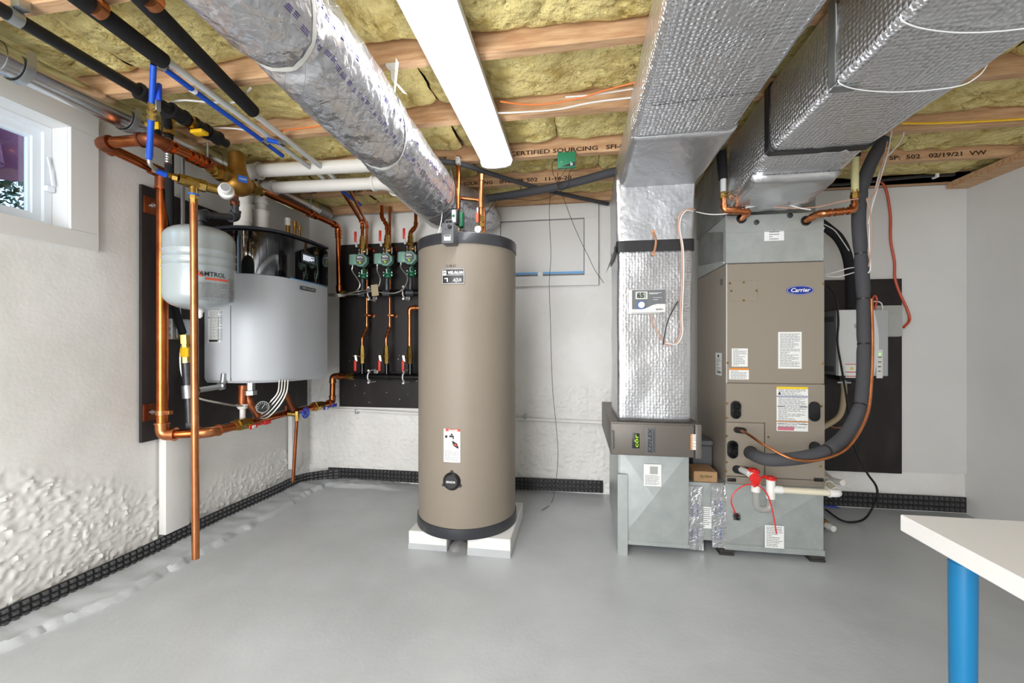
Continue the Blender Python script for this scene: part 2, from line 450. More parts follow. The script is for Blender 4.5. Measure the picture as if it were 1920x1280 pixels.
def back_h(x, z):
    k = sst(.95, .75, z+.1*nz(x*2, 0, 4)); c = sst(.55, .25, nz(x*1.7+2, z*1.7, 8)+.5)
    return .002*nz(x*5, z*5)+k*(abs(nz(x*22, z*26))*.013+abs(nz(x*48, z*52, 3))*.013)*(1-.7*sst(1.4, 2.2, x))
grid(bw, fb, XL, XR, -.05, 1.0, .0105, back_h); grid(bw, fb, XL, XR, 1.0, 2.235, .05, back_h)
bw.box(XL, XR, YB+.02, YB+.05, -.05, 2.45)
obj('wall_back', bw, 'plaster', kind='structure')
# foam boards lining the right part of the back wall and the right wall
c_top = PX(1803, 322, XR).z
wr = MB().box(XR, XR+.05, YF, YB+.05, -.05, c_top)
wright = obj('wall_right', wr, 'foam_board', kind='structure')
t = PY(1500, 360, 3.25)
wb = obj('trim_1', MB().box(1.34, XR-.001, 3.252, 3.27, .27, 2.235), 'foam_board', kind='structure')
obj('wall_front', MB().box(XL-.2, XR+.05, YF-.05, YF, -.05, 2.45), 'plaster', kind='structure')

# ceiling: subfloor, joists, batts of mineral wool between them
ceil = obj('ceiling', MB().box(XL-.2, XR+.05, YF-.05, YB+.05, 2.45, 2.48), 'subfloor', kind='structure')
EDG = [1.56, 2.0, 2.44, 2.84, 3.245]
JS = [1.56-.44*k for k in range(8, 0, -1)]+EDG
jt = .045
rj = random.Random(3)
jm = {}
for i, y in enumerate(JS):
    z0 = ZC; xr = XR+.04
    mb = MB().rbox(XL-.15, xr, y-jt, y, z0, 2.45, .003, 1)
    j = obj('joist', mb, 'wood', ceil); jm[round(y, 2)] = j
def jtext(y, s, px, w=None, h=.024, below=True):
    f = fY(y-jt-.0006)
    # read by someone looking up towards the back wall
    obj('stamp_lettering', MB().text(f, s, PY(px, 645-(ZC-CAMH)*780/(y/(ca+(px-960)/780*sa)), y).x, ZC+.012, h, 0, w, bold=.03), 'ink_brown', jm[round(y, 2)])
jtext(2.44, "NFC CERTIFIED SOURCING   SFI-00008", 1060, .86)
jtext(2.44, "COR. FOR.", 822, .15)
jtext(2.84, "CERTIFIED SOURCING    SFI-00008", 900, .62)
jtext(2.84, "502   11-16-20", 1030, .3)
jtext(2.84, "002 57  1E", 680, .2)
jtext(2.84, "SP:  502   02/19/21  VW", 1745, .5)
# insulation bays
Ys = [YF]+JS
for i in range(3, len(Ys)-1):
    y0, y1 = Ys[i]+.001, Ys[i+1]-jt-.001
    if i == len(Ys)-1: break
    x = XL-.12
    while x < XR:
        L_ = rj.choice([.55, .8, 1.18, 1.18]) if y0 > .8 else 1.18
        x1 = min(x+L_, XR+.02); zz = 2.286+rj.uniform(-.006, .014); sd = rj.random()*50
        st = .016 if y0 > 1.0 else .03
        def h(u, v, x=x, x1=x1, y0=y0, y1=y1, sd=sd):
            e = min(u-x, x1-u, .04)/.04; e2 = min(v-y0, y1-v, .05)/.05
            b = .016*nz(u*4, v*5, sd)+.012*nz(u*11, v*14, sd)+.006*abs(nz(u*30, v*34, sd))
            g = abs(nz(u*7+3, v*10, sd+9)); b -= .018*sst(.06, 0, g)
            return b-.028*(1-sqrt(max(0, min(1, e))))-.03*(1-sqrt(max(0, min(1, e2))))
        mb = MB(); f = lambda a, b_, d, zz=zz: (a, b_, zz-d)
        grid(mb, f, x, x1-.002, y0, y1, st, h)
        obj('insulation_batt', mb, 'wool', ceil); x = x1
# last strip between the last joist and the wall top, dark sill plate along walls
obj('sill_plate', MB().box(1.3, XR-.02, 3.2, YB, 2.236, 2.3), 'dark_wood', ceil)
obj('sill_plate', MB().hexa([(XR-.13, 1.2, 2.20), (XR-.001, 1.2, 2.20), (XR-.001, 3.24, 2.20), (XR-.13, 3.24, 2.20), (XR-.13, 1.2, 2.24), (XR-.001, 1.2, 2.24), (XR-.001, 3.24, 2.24), (XR-.13, 3.24, 2.24)]), 'wood', ceil)
# drain mat: black dimpled strip along the foot of the walls
def dmat(name, f, x0, x1, z0, z1, label, st=.031):
    t = obj(name, MB().plate(f, x0, x1, z0, z1, 0, .008, int((x1-x0)/.1)+1), 'mat_black', None, label, 'drain mat')
    d = MB(); n = int((x1-x0)/st); rows = 3
    for i in range(n):
        for k in range(rows):
            x = x0+(i+.5)*st; z = z0+(z1-z0)*(k+.5)/rows; a, b = .0105, .006; hh = (z1-z0)/rows*.34
            d.add([f(x-a, z-hh, .0082), f(x+a, z-hh, .0082), f(x+a, z+hh, .0082), f(x-a, z+hh, .0082),
                   f(x-b, z-hh*.5, .02), f(x+b, z-hh*.5, .02), f(x+b, z+hh*.5, .02), f(x-b, z+hh*.5, .02)], [(4, 5, 6, 7), (0, 1, 5, 4), (1, 2, 6, 5), (2, 3, 7, 6), (3, 0, 4, 7)])
    obj('dimple', d, 'mat_dimple_glint', t, kind='stuff'); return t
dmat('drain_mat', lambda x, y, d: (x, 3.252-d+.012*sin(x*3), y), -2.08, .2, .012, .105, 'black dimpled drain mat at foot of back wall, behind the tall tank')
dmat('drain_mat', lambda x, y, d: (x, 3.252-d, y), .7, XR-.01, .012, .115, 'black dimpled drain mat at foot of back wall, right of the air handler')
def lcurve(x, y, d):      # runs along the left wall, sways off it, and turns the corner
    o = .02+.03*sst(1.4, 2.0, x)+.012*sin(x*5)
    if x > 3.0:
        k = (x-3.0)/.4; return (XL+o+d+.32*k*k, x-.13*k, y+.015)
    return (XL+o+d, x, y+.02)
dmat('drain_mat', lcurve, .9, 3.36, .01, .085, 'long black dimpled drain mat along foot of left wall')

# ---------------------------------------------------------------- window 1 (left wall)
w1 = thing('window_1', None, None, (XL, 1.2, 1.6)); w1['kind'] = 'structure'
CY0, CY1, CZ0, CZ1 = .58, 1.657, 1.593, 2.225
for (a, b, c, d) in ((CY0, CY1, WZ1, CZ1), (CY0, CY1, CZ0, WZ0)):
    obj('casing_board', MB().box(XL, XL+.02, a, b, c, d), 'white_trim', w1)
obj('casing_board', MB().box(XL, XL+.0195, WY1, CY1, WZ0+.001, WZ1-.001), 'white_trim', w1)
obj('casing_board', MB().box(XL, XL+.0195, CY0, WY0, WZ0+.001, WZ1-.001), 'white_trim', w1)
jb = MB().box(XL-.19, XL-.001, WY1, WY1+.012, WZ0, WZ1).box(XL-.19, XL-.001, WY0-.012, WY0, WZ0, WZ1)
jb.box(XL-.19, XL-.001, WY0, WY1, WZ1, WZ1+.012).box(XL-.19, XL-.001, WY0, WY1, WZ0-.012, WZ0)
obj('jamb', jb, 'white_trim', w1)
def ring(x0, x1, y0, y1, z0, z1, w):
    return MB().box(x0, x1, y0, y1, z1-w, z1).box(x0, x1, y0, y1, z0, z0+w).box(x0, x1, y0, y0+w, z0+w, z1-w).box(x0, x1, y1-w, y1, z0+w, z1-w)
obj('window_frame', ring(-2.40, -2.355, WY0+.001, WY1-.001, WZ0+.001, WZ1-.001, .028), 'vinyl', w1)
sa_ = obj('sash', ring(-2.415, -2.372, WY0+.029, WY1-.029, WZ0+.029, WZ1-.029, .03), 'vinyl', w1)
obj('glazing_bead', ring(-2.405, -2.385, WY0+.059, WY1-.059, WZ0+.059, WZ1-.059, .008), 'vinyl', sa_)
obj('glass_pane', MB().box(-2.40, -2.396, WY0+.06, WY1-.06, WZ0+.06, WZ1-.06), 'window_glass', w1)
lh = MB().tube(fillet([(-2.352, 1.53, 1.99), (-2.335, 1.53, 1.93), (-2.325, 1.532, 1.86)], .02), [.004]*4+[.006]*4, 8)
lh.rbox(-2.356, -2.33, 1.515, 1.545, 1.835, 1.86, .004)
obj('latch_handle', lh, 'vinyl', w1)
# outside the window
obj('ground', MB().box(-8, -2.49, -4, 6, 1.55, 1.60), 'earth', kind='structure')
obj('window_ledge', MB().box(-2.75, -2.48, .5, 1.9, 1.6, 1.66), 'white_trim', kind='structure')
mb = MB(); vs = []; fs = []; n = 90
for i in range(n+1):
    s = i/n; yy = .9+s*.95; amp = .055
    for j in range(8):
        q = j/7; z = 2.6-q*(.58+.05*sin(s*17)+.06*sin(s*7)); k = amp*(.5+q)
        vs.append((-2.98+k*sin(s*58+q*.8)+.1*q, yy+.02*sin(s*58+1.2), z))
for i in range(n):
    for j in range(7): a = i*8+j; fs.append((a, a+8, a+9, a+1))
vv = list(vs); mb.add(vs, fs); mb.add([(x-.006, y, z) for x, y, z in vv], [f[::-1] for f in fs])
obj('hanging_cloth', mb, 'plum_cloth', None, 'plum pleated cloth hanging outside the left window', 'cloth')
mb = MB(); rl = random.Random(5)
for i in range(9000):
    c = V((rl.uniform(-4.2, -3.35), rl.uniform(.2, 2.8), 1.60+rl.random()**1.4*.8)); c.z = min(c.z, 2.35+.1*sin(c.y*5))
    u = V((rl.uniform(-1, 1), rl.uniform(-1, 1), rl.uniform(-1, 1))).normalized(); w = u.cross(V((rl.random(), rl.random(), rl.random()+.2))).normalized()
    L_ = rl.uniform(.02, .04); mb.add([c-u*L_, c+w*L_*.45, c+u*L_, c-w*L_*.45], [(0, 1, 2, 3)])
sh = thing('shrub', 'dense dark green shrub outside the left window', 'shrub', (-3.8, 1.5, 1.6))
obj('foliage', mb, 'leaf', sh, kind='stuff')
mb = MB()
for i in range(7):
    y = .4+i*.35; mb.tube([(-3.9, y, 1.58), (-3.85, y+.05, 1.9), (-3.8, y-.05, 2.25)], [.015, .012, .006], 6)
obj('stem', mb, 'dark_wood', sh)

# ---------------------------------------------------------------- window 2 (back wall, boarded inside)
w2 = thing('window_2', None, None, (-.25, YB, 1.6)); w2['kind'] = 'structure'
x0, x1, z0, z1 = -.70, .165, 1.603, 2.232
a0 = PY(938, 420, 3.24); a1 = PY(1096, 412, 3.24); b0 = PY(1000, 518, 3.24)
ix0, ix1, iz0, iz1 = a0.x, a1.x, b0.z, 2.12
obj('casing_board', MB().box(x0, x1, 3.235, 3.262, iz1, z1), 'white_trim', w2)
obj('casing_board', MB().box(x0, x1, 3.235, 3.262, z0, iz0), 'white_trim', w2)
obj('casing_board', MB().box(x0, ix0, 3.2355, 3.262, iz0+.0005, iz1-.0005), 'white_trim', w2)
obj('casing_board', MB().box(ix1, x1, 3.2355, 3.262, iz0+.0005, iz1-.0005), 'white_trim', w2)
obj('infill_panel', MB().rbox(ix0+.004, ix1-.006, 3.246, 3.262, iz0+.014, iz1-.008, .002), 'white_trim', w2)
obj('reveal', MB().box(ix0, ix1, 3.262, 3.266, iz0, iz1), 'ink_soft', w2)
o = obj('masking_tape', MB().box(ix0+.02, ix1-.002, 3.2425, 3.2455, iz0+.016, iz0+.032), 'tape_blue', w2, 'strip of blue masking tape')
c = PY(1013, 514, 3.24)
obj('latch_tab', MB().rbox(c.x-.02, c.x+.02, 3.238, 3.2465, c.z-.022, c.z+.02, .002), 'paper', w2)

# ---------------------------------------------------------------- ceiling light
cl = thing('ceiling_light', 'long white wraparound ceiling light glowing above the room', 'ceiling light', (-.455, 1.74, 2.16))
LX, LY0, LY1 = -.455, 1.12, 2.345
prof = [(-.088, 2.232), (-.088, 2.20), (-.078, 2.176), (-.05, 2.166), (0, 2.163), (.05, 2.166), (.078, 2.176), (.088, 2.20), (.088, 2.232)]
obj('housing', MB().rbox(LX-.093, LX+.093, LY0-.012, LY1+.012, 2.205, 2.2345, .004), 'fixture', cl)
obj('diffuser', MB().prism([(LX+x*.93, LY0, z if z < 2.21 else 2.206) for x, z in prof], (0, LY1-LY0, 0)), 'diffuser', cl)
for y in (LY0-.012, LY1):
    obj('end_cap', MB().prism([(LX+x*1.06, y, z-.003 if z < 2.21 else z) for x, z in prof], (0, .014, 0)), 'fixture', cl)
# ================================================================ LEFT WALL
def board(name, mb, label, cat='board'): return obj(name, mb, 'black_board', None, label, cat)
bl = board('mounting_board', MB().rbox(XL+.012, XL+.03, 1.847, 3.2, .635, 1.985, .002), 'black painted plywood board on left wall behind the boiler')
BX = XL+.03
obj('wall_post', MB().rbox(XL+.015, XL+.06, 1.95, 2.09, .11, .633, .002), 'white_trim', None, 'white painted wooden post below the left wall board, behind the thin copper pipe', 'post')
q0 = PX(547, 800, XL+.05).y; q1 = PX(566, 800, XL+.05).y
obj('wall_post', MB().rbox(XL+.015, XL+.05, 2.98, 3.1, .16, .632, .002), 'white_trim', None, 'white painted wooden post low on left wall nearest the corner', 'post')

# round steel duct along the ceiling edge
sp0 = PX(0, 108, -2.06); sp1 = PX(590, 391, -2.06); dv = (sp1-sp0)
t = thing('steel_flue', 'shiny round steel flue pipe running under the ceiling along left wall', 'pipe', (sp0+sp1)/2)
st0 = sp0-dv*.5; mb = MB(); n = 6
for i in range(n):
    a = st0+(sp1-st0)*(i/n); b = st0+(sp1-st0)*((i+1)/n)
    obj('duct_section', MB().cyl(a, b, .055, 28), 'steel', t)
    obj('joint_band', MB().cyl(b-dv.normalized()*.012, b+dv.normalized()*.004, .058, 28), 'steel', t)
obj('flex_collar', MB().lathe(sp1, dv, [(.055+.004*(k % 2), k*.012) for k in range(14)], 24), 'zinc', t)
for px in (35, 238, 470):
    py = 112+(392-112)*px/590
    c = PX(px, py, -2.06); c2 = st0+(sp1-st0)*((c.y-st0.y)/(sp1.y-st0.y))
    m_ = MB(); d = dv.normalized(); rr = .061; arc = []
    for k in range(13):
        an = pi*k/12
        arc.append(c2+V((cos(an)*rr, 0, -sin(an)*rr)))
    arc = [arc[0]+V((0, 0, 2.236-c2.z))]+arc
    vs = []; fs = []
    for k, p in enumerate(arc):
        o_ = (p-c2); o_.z = min(o_.z, 0); o_ = o_.normalized()*.002
        vs += [p-d*.014, p+d*.014, p+d*.014+o_, p-d*.014+o_]
    for k in range(len(arc)-1):
        for q in range(4): fs.append((k*4+q, k*4+(q+1) % 4, k*4+4+(q+1) % 4, k*4+4+q))
    m_.add(vs, fs); obj('hanger_strap', m_, 'zinc', t)
sq0 = PX(0, 60, -1.86); sq1 = PX(275, 193, -1.80)
# black iron gas pipe
g0 = PX(0, 62, -1.76); g1 = PX(272, 195, -1.76); g0 = V((-1.76, g0.y-.4, 2.19)); ge = V((-1.76, PX(272, 195, -1.76).y, 2.18)); g2 = V((-1.76, PX(425, 285, -1.76).y, 2.17))
t = run('gas_pipe', 'black iron gas pipe with tees under the ceiling above the steel flue', 'pipe', [g0, ge, g2], .021, 'black_iron', elbows=False)
for f_ in (.02, .35, .62, .8):
    p = ge.lerp(g2, f_); obj('tee_fitting', MB().cyl(p-V((0, .03, 0)), p+V((0, .03, 0)), .03, 16).cyl(p-V((0, .034, 0)), p-V((0, .024, 0)), .034, 16).cyl(p+V((0, .034, 0)), p+V((0, .024, 0)), .034, 16), 'black_iron', t)
p = ge.lerp(g2, .55); obj('brass_valve', hexnut(MB(), p-V((0, .03, 0)), p+V((0, .03, 0)), .03), 'brass', t)
obj('valve_handle', MB().rbox(p.x-.012, p.x+.05, p.y-.012, p.y+.03, p.z-.045, p.z-.028, .004), 'yellow', t, 'yellow valve handle')
h = g0.lerp(ge, .1)
m_ = MB(); cpt = PX(14, 40, -1.76); m_.cyl((cpt.x, cpt.y, 2.185), (cpt.x, cpt.y+.03, 2.185), .025, 16); m_.rbox(cpt.x+.01, cpt.x+.045, cpt.y, cpt.y+.03, 2.205, 2.233, .002)
obj('pipe_clamp', m_, 'zinc', t)
# gas drop: black hose down to brass valve and nipple
gd = [P(315, 240, 2.02), P(317, 290, 2.06), P(318, 360, 2.18), P(318, 440, 2.24), P(318, 520, 2.26), P(322, 555, 2.28), P(333, 595, 2.31), P(343, 625, 2.33)]
t = thing('gas_drop', 'black gas hose dropping to a brass valve and iron drip leg beside the boiler', 'gas line', P(352, 800, 2.33))
a_ = ge.lerp(g2, .3)
obj('hose', MB().tube(spline([V((-1.80, a_.y, 2.17))]+gd, 6), .019, 12), 'foam_black', t)
m_ = MB(); p = gd[0]
obj('brass_valve', hexnut(MB(), p+V((0, 0, .05)), p+V((0, 0, -.03)), .026), 'brass', t)
obj('valve_handle', MB().rbox(p.x-.035, p.x-.005, p.y-.045, p.y-.035, p.z-.025, p.z+.01, .004), 'yellow', t, 'yellow valve handle')
obj('corrugated_tube', MB().lathe(p-V((0, 0, .05)), (0, 0, -1), [(.013+.003*(k % 2), k*.006) for k in range(22)], 14), 'steel', t)
c0, c1, c2 = P(346, 628, 2.33), P(349, 682, 2.33), P(353, 723, 2.33)
obj('corrugated_tube', MB().lathe(gd[-1], c0-gd[-1]+V((0, 0, -.03)), [(.012+.003*(k % 2), k*.006) for k in range(9)], 14), 'steel', t)
b_ = MB(); dd = (c1-c0)
for (q0_, q1_, r_) in ((0, .3, .026), (.3, .42, .02), (.42, .75, .024), (.75, 1, .021)): hexnut(b_, c0+dd*q0_, c0+dd*q1_, r_)
obj('brass_union', b_, 'brass', t)
p = c0+dd*.6; obj('valve_handle', MB().rbox(p.x+.01, p.x+.06, p.y-.045, p.y-.03, p.z-.025, p.z+.028, .006), 'yellow', t, 'yellow valve handle')
d0, d1, d2 = P(349, 680, 2.33), P(352, 722, 2.33), P(356, 800, 2.33)
obj('nipple', MB().cyl(d0, d1, .023, 16), 'iron', t)
obj('tee_fitting', MB().cyl(d1, P(354, 746, 2.33), .031, 18).cyl(P(353, 735, 2.33), P(372, 731, 2.36), .027, 16), 'zinc', t)
obj('drip_leg', MB().cyl(P(354, 746, 2.33), P(356, 792, 2.33), .02, 16).cyl(P(356, 792, 2.33), P(356, 801, 2.33), .026, 6), 'iron', t)
obj('branch_pipe', MB().tube(fillet([P(372, 731, 2.36), P(418, 724, 2.5), P(420, 700, 2.5)], .04), .016, 12).cyl(P(410, 724.5, 2.49), P(421, 722, 2.5), .024, 14), 'zinc', t)

# junction box and conduit
jb0 = PX(333, 617, BX+.02)
t = thing('junction_box', 'small grey metal junction box low on the board, left of the boiler', 'junction box', (BX, jb0.y, 1.2))
zt = 1.15-2.42*(-47)/780; yb = jb0.y
zc = jb0.z
obj('housing', MB().rbox(BX, BX+.04, yb-.05, yb+.075, zc-.058, zc+.058, .003), 'zinc', t)
obj('cover_plate', MB().rbox(BX+.04, BX+.05, yb-.03, yb+.072, zc-.054, zc+.054, .006), 'zinc', t)
for k in range(3): obj('knockout', MB().cyl((BX+.02, yb-.0515, zc-.035+k*.035), (BX+.02, yb-.05, zc-.035+k*.035), .011, 14), 'galv_dull', t)
cA = PX(341, 300, BX+.02)
run('conduit', 'thin galvanized conduit rising from the junction box up the black board', 'conduit', [(BX+.02, yb+.01, zc+.06), (BX+.02, yb-.01, 1.5), (BX+.02, yb+.03, 1.75), (BX+.02, yb+.03, 2.23)], .011, 'zinc', elbows=False, pname='tube')

# copper main loop
RX, RY = -2.165, 1.89
loop = [V((-1.97, 3.13, .675)), V((-1.97, 1.97, .672)), V((RX, RY, .672)), V((RX, RY, 2.055)), V((RX, 1.62, 2.07)), V((-1.90, 1.62, 2.084)), V((-1.90, 2.02, 2.094))]
mf0 = PY(664, 705, 3.13)
t = thing('copper_main', 'thick copper main rising left of the boiler and looping over to the air separator', 'pipe', (RX, RY, .64))
pp = [V((-1.90, 2.02, 2.094)), V((-1.90, 1.72, 2.084)), V((-1.93, 1.62, 2.082)), V((-2.12, 1.58, 2.078)), V((RX-.01, 1.62, 2.07)), V((RX, 1.89, 2.055)), V((RX, RY, .68)), V((RX+.03, RY+.04, .675)), V((-2.03, 1.93, .672)), V((-1.97, 1.98, .672)), V((-1.97, 2.12, .672))]
r = .024
obj('pipe', MB().tube(fillet([pp[0], (-1.9, 1.62, 2.083), (RX, 1.6, 2.072), (RX, RY, 2.055)], .05), r, 18), 'copper', t)
obj('pipe', MB().cyl((RX, RY, 2.05), (RX, RY, .73), r*1.12, 20), 'copper', t)
def bead(mb, p, d, r_): d = V(d).normalized(); p = V(p); return mb.cyl(p-d*.005, p+d*.005, r_, 18)
def elb(parent, a, p, b, r_, rad=.045, L_=.06, m='copper_bright'):
    a, p, b = V(a), V(p), V(b); d1 = (a-p).normalized(); d2 = (b-p).normalized()
    e = MB().tube(fillet([p+d1*L_, p, p+d2*L_], rad), r_*1.2, 18); bead(e, p+d1*L_, d1, r_*1.36); bead(e, p+d2*L_, d2, r_*1.36)
    return obj('elbow', e, m, parent)
elb(t, (-1.9, 1.8, 2.083), (-1.9, 1.62, 2.083), (RX, 1.6, 2.072), r, m='copper_dull')
elb(t, (-1.9, 1.62, 2.083), (RX, 1.6, 2.072), (RX, RY, 2.055), r, L_=.05, m='copper_dull')
e = MB().cyl((RX, RY-.06, 2.055), (RX, RY+.02, 2.055), r*1.25, 18).cyl((RX, RY, 2.06), (RX, RY, 1.97), r*1.3, 18); bead(e, (RX, RY, 1.97), (0, 0, 1), r*1.45)
obj('tee_fitting', e, 'copper_dull', t)
obj('pipe', MB().tube(fillet([(RX, RY, .75), (RX, RY, .672), (-2.06, 1.925, .672), (-1.97, 1.99, .672), (-1.97, 2.16, .672)], .05), r, 18), 'copper', t)
elb(t, (RX, RY, .8), (RX, RY, .672), (-2.06, 1.925, .672), r*1.1)
elb(t, (-2.06, 1.925, .672), (-1.97, 1.985, .672), (-1.97, 2.2, .672), r, .04, .05)
# reducers on the overhead run before the separator
e = MB(); 
for y in (1.71, 1.80, 1.83, 1.86): bead(e, (-1.9, y, 2.086), (0, 1, 0), r*1.35)
obj('coupling', MB().cyl((-1.9, 1.80, 2.086), (-1.9, 1.86, 2.087), r*1.2, 18), 'copper', t); obj('bead', e, 'copper', t, kind='stuff')
# brackets from the board
for z in (1.885, .79):
    o = obj('bracket_plate', MB().rbox(BX, BX+.006, RY-.035 if z > 1 else RY-.04, RY+.03 if z > 1 else RY+.03, z-.045, z+.045, .001), 'copper_dull', t)
    obj('bracket_rod', MB().cyl((BX, RY-.005, z), (RX-.02, RY, z), .006, 10).cyl((BX+.02, RY-.004, z), (BX+.03, RY-.003, z), .012, 6), 'zinc', t)
obj('split_ring', MB().cyl((RX, RY, .778), (RX, RY, .802), r*1.25, 20).rbox(RX-.01, RX+.055, RY-.012, RY+.012, .779, .801, .003), 'copper_bright', t)
# lower return header with valves
t = thing('copper_return', 'copper return pipe with ball valves running under the boiler to the back corner', 'pipe', (-1.97, 2.6, .64))
LY_ = .674
obj('pipe', MB().tube(fillet([(-1.97, 2.22, .673), (-1.97, 3.13, .675), (-1.965, 3.13, .89), (mf0.x-.04, 3.13, .89)], .04), .021, 16), 'copper', t)
elb(t, (-1.97, 3.0, .675), (-1.97, 3.13, .675), (-1.965, 3.13, .89), .021, .04, .05)
elb(t, (-1.97, 3.13, .675), (-1.965, 3.13, .89), (-1.8, 3.13, .89), .021, .04, .05)
def inline_valve(parent, x, y, z, hm, lab):
    e = MB()
    for (a, b, rr_) in ((-.06, -.035, .031), (-.035, .035, .037), (.035, .06, .031)): hexnut(e, (x, y+a, z), (x, y+b, z), rr_)
    e.cyl((x+.01, y+.02, z), (x+.06, y+.02, z-.01), .012, 10)
    v = obj('ball_valve', e, 'brass', parent)
    obj('valve_handle', MB().rbox(x+.055, x+.065, y-.01, y+.05, z-.03, z-.004, .004), hm, v, lab)
    obj('handle_tag', MB().rbox(x+.0655, x+.067, y+.005, y+.032, z-.027, z-.008, .001), 'paper', v)
    obj('valve_handle', MB().rbox(x+.055, x+.065, y+.11, y+.165, z-.026, z, .004).rbox(x+.056, x+.062, y+.04, y+.12, z-.02, z-.008, .002), hm, v, lab)
inline_valve(t, -1.97, 2.2, .675, 'red', 'red valve handle')
inline_valve(t, -1.97, 2.93, .675, 'blue_valve', 'blue valve handle')
y = PX(548, 780, -1.95).y
dv_ = MB().cyl((-1.95, y-.05, .675), (-1.90, y-.02, .665), .014, 10); hexnut(dv_, (-1.90, y-.02, .69), (-1.90, y-.02, .625), .016)
v = obj('drain_valve', dv_, 'brass', t)
hw = MB()
for k in range(16):
    a = 2*pi*k/16; a2 = 2*pi*(k+1)/16; cc = V((-1.855, y+.01, .675)); R_ = .033*(1+.08*(k % 2)); R2 = .033*(1+.08*((k+1) % 2))
    hw.cyl(cc+V((0, cos(a)*R_, sin(a)*R_)), cc+V((0, cos(a2)*R2, sin(a2)*R2)), .005, 6)
for k in range(4): a = pi*k/4; hw.cyl(cc-V((0, cos(a), sin(a)))*.033, cc+V((0, cos(a), sin(a)))*.033, .004, 6)
hw.cyl(cc-V((.04, 0, 0)), cc+V((.006, 0, 0)), .007, 8)
obj('handwheel', hw, 'blue_valve', v, 'blue round handwheel')
obj('drain_tube', MB().cyl((-1.90, y-.02, .63), (-1.93, y-.02, .20), .011, 12), 'copper_dull', v)
br = MB().tube(fillet([P(464, 735, 2.58), P(468, 755, 2.58), P(487, 783, 2.55)], .04), .022, 14)
obj('branch_pipe', br, 'copper_dull', t)
obj('branch_pipe', MB().cyl(P(535, 738, 2.9), P(551, 772, 2.86), .02, 14).cyl(P(537, 760, 2.9), P(538, 775, 2.9), .012, 10), 'copper_dull', t)
obj('union_fitting', hexnut(hexnut(MB(), P(470, 740, 2.56), P(470, 732, 2.56), .034), P(470, 731, 2.56), P(470, 712, 2.56), .024), 'zinc', t)

# boiler
t = thing('wall_boiler', 'grey wall-hung boiler with glossy black top on the left board', 'boiler', (-2.05, 2.5, .91))
def bout(off, x0=BX+.002):
    pts = [(x0, 2.215-off)]
    pts += [(-2.05, 2.208-off)]
    for k in range(1, 9):
        a = pi/2*k/9; pts.append((-2.05+(.24+off)*sin(a), 2.46-(.252+off)*cos(a)))
    pts += [(-1.808+off, 2.46), (-1.795+off, 2.62), (-1.80+off, 2.77)]
    for k in range(1, 5):
        a = pi/2*k/4; pts.append((-1.83+(.03+off)*cos(a), 2.79+(.03+off)*sin(a)))
    pts += [(x0, 2.82+off)]
    return pts
def bprism(off, z0, z1, x0=BX+.002, slope=0):
    p = bout(off, x0); n = len(p)
    return MB().prism([(x, y, z0) for x, y in p], (0, 0, z1-z0))
# lower jacket: outline tucked slightly at the bottom edge
p = bout(0); n = len(p); mb = MB()
lev = [(.915, -.02), (.93, -.006), (.95, 0), (1.575, 0)]
vs = []
for z, off in lev:
    q = bout(off); vs += [(x, y, z-.012*max(0, (y-2.2))/.6+ (0)) for x, y in q]
fs = [(i*n+k, i*n+(k+1) % n, (i+1)*n+(k+1) % n, (i+1)*n+k) for i in range(len(lev)-1) for k in range(n)]
fs += [tuple(range(n))[::-1], tuple(range((len(lev)-1)*n, len(lev)*n))]
obj('jacket', mb.add(vs, fs), 'boiler_grey', t, sharp=.45)
obj('panel_seam', MB().box(-2.052, -2.049, 2.2068, 2.209, .93, 1.572), 'ink', t)
mb = MB(); vs = []
lev = [(1.5755, .004), (1.83, .004), (1.845, -.004)]
for z, off in lev:
    q = bout(off); vs += [(x, y, z+.0) for x, y in q]
fs = [(i*n+k, i*n+(k+1) % n, (i+1)*n+(k+1) % n, (i+1)*n+k) for i in range(len(lev)-1) for k in range(n)]
fs += [tuple(range(n))[::-1], tuple(range((len(lev)-1)*n, len(lev)*n))]
obj('top_cover', mb.add(vs, fs), 'boiler_black', t, sharp=.45)
mb = MB(); vs = []
lev = [(1.8455, .004), (1.853, .010), (1.86, .006), (1.875, -.04), (1.88, -.1)]
for z, off in lev:
    q = bout(min(off, .01)) if off > 0 else [(x+(off*.9 if x > -2.1 else 0), y-off*.9 if y < 2.5 else y+off*.9) for x, y in bout(0)]; vs += [(x, y, z) for x, y in q]
fs = [(i*n+k, i*n+(k+1) % n, (i+1)*n+(k+1) % n, (i+1)*n+k) for i in range(len(lev)-1) for k in range(n)]
fs += [tuple(range(n))[::-1], tuple(range((len(lev)-1)*n, len(lev)*n))]
obj('lid', mb.add(vs, fs), 'boiler_lid', t, sharp=.45)
f = lambda x, y, d: (-1.7975+d+.003, x, y)
a = PX(566, 470, -1.79); b = PX(593, 500, -1.79)
s_ = obj('display_screen', MB().plate(f, a.y, b.y, b.z, a.z, 0, .003), 'black_plastic', t)
obj('screen', MB().plate(f, a.y+.01, b.y-.014, b.z+.012, a.z-.012, .003, .004), 'screen', s_)
obj('screen_text', MB().lines(f, a.y+.014, b.y-.02, b.z+.02, a.z-.02, 6, .0041, 4, .5), 'screen_text', s_, kind='stuff')
a = PX(545, 515, -1.79); b = PX(612, 533, -1.79)
obj('light_bar', MB().rbox(-1.795, -1.789, a.y, b.y-.02, 1.566, 1.572, .002), 'tape_blue', t, 'pale blue strip below the black cover')
a = PX(564, 533, -1.79); b = PX(592, 548, -1.79)
np_ = obj('nameplate', MB().rbox(-1.796, -1.790, a.y, b.y, b.z, a.z-.008, .002), 'iron', t)
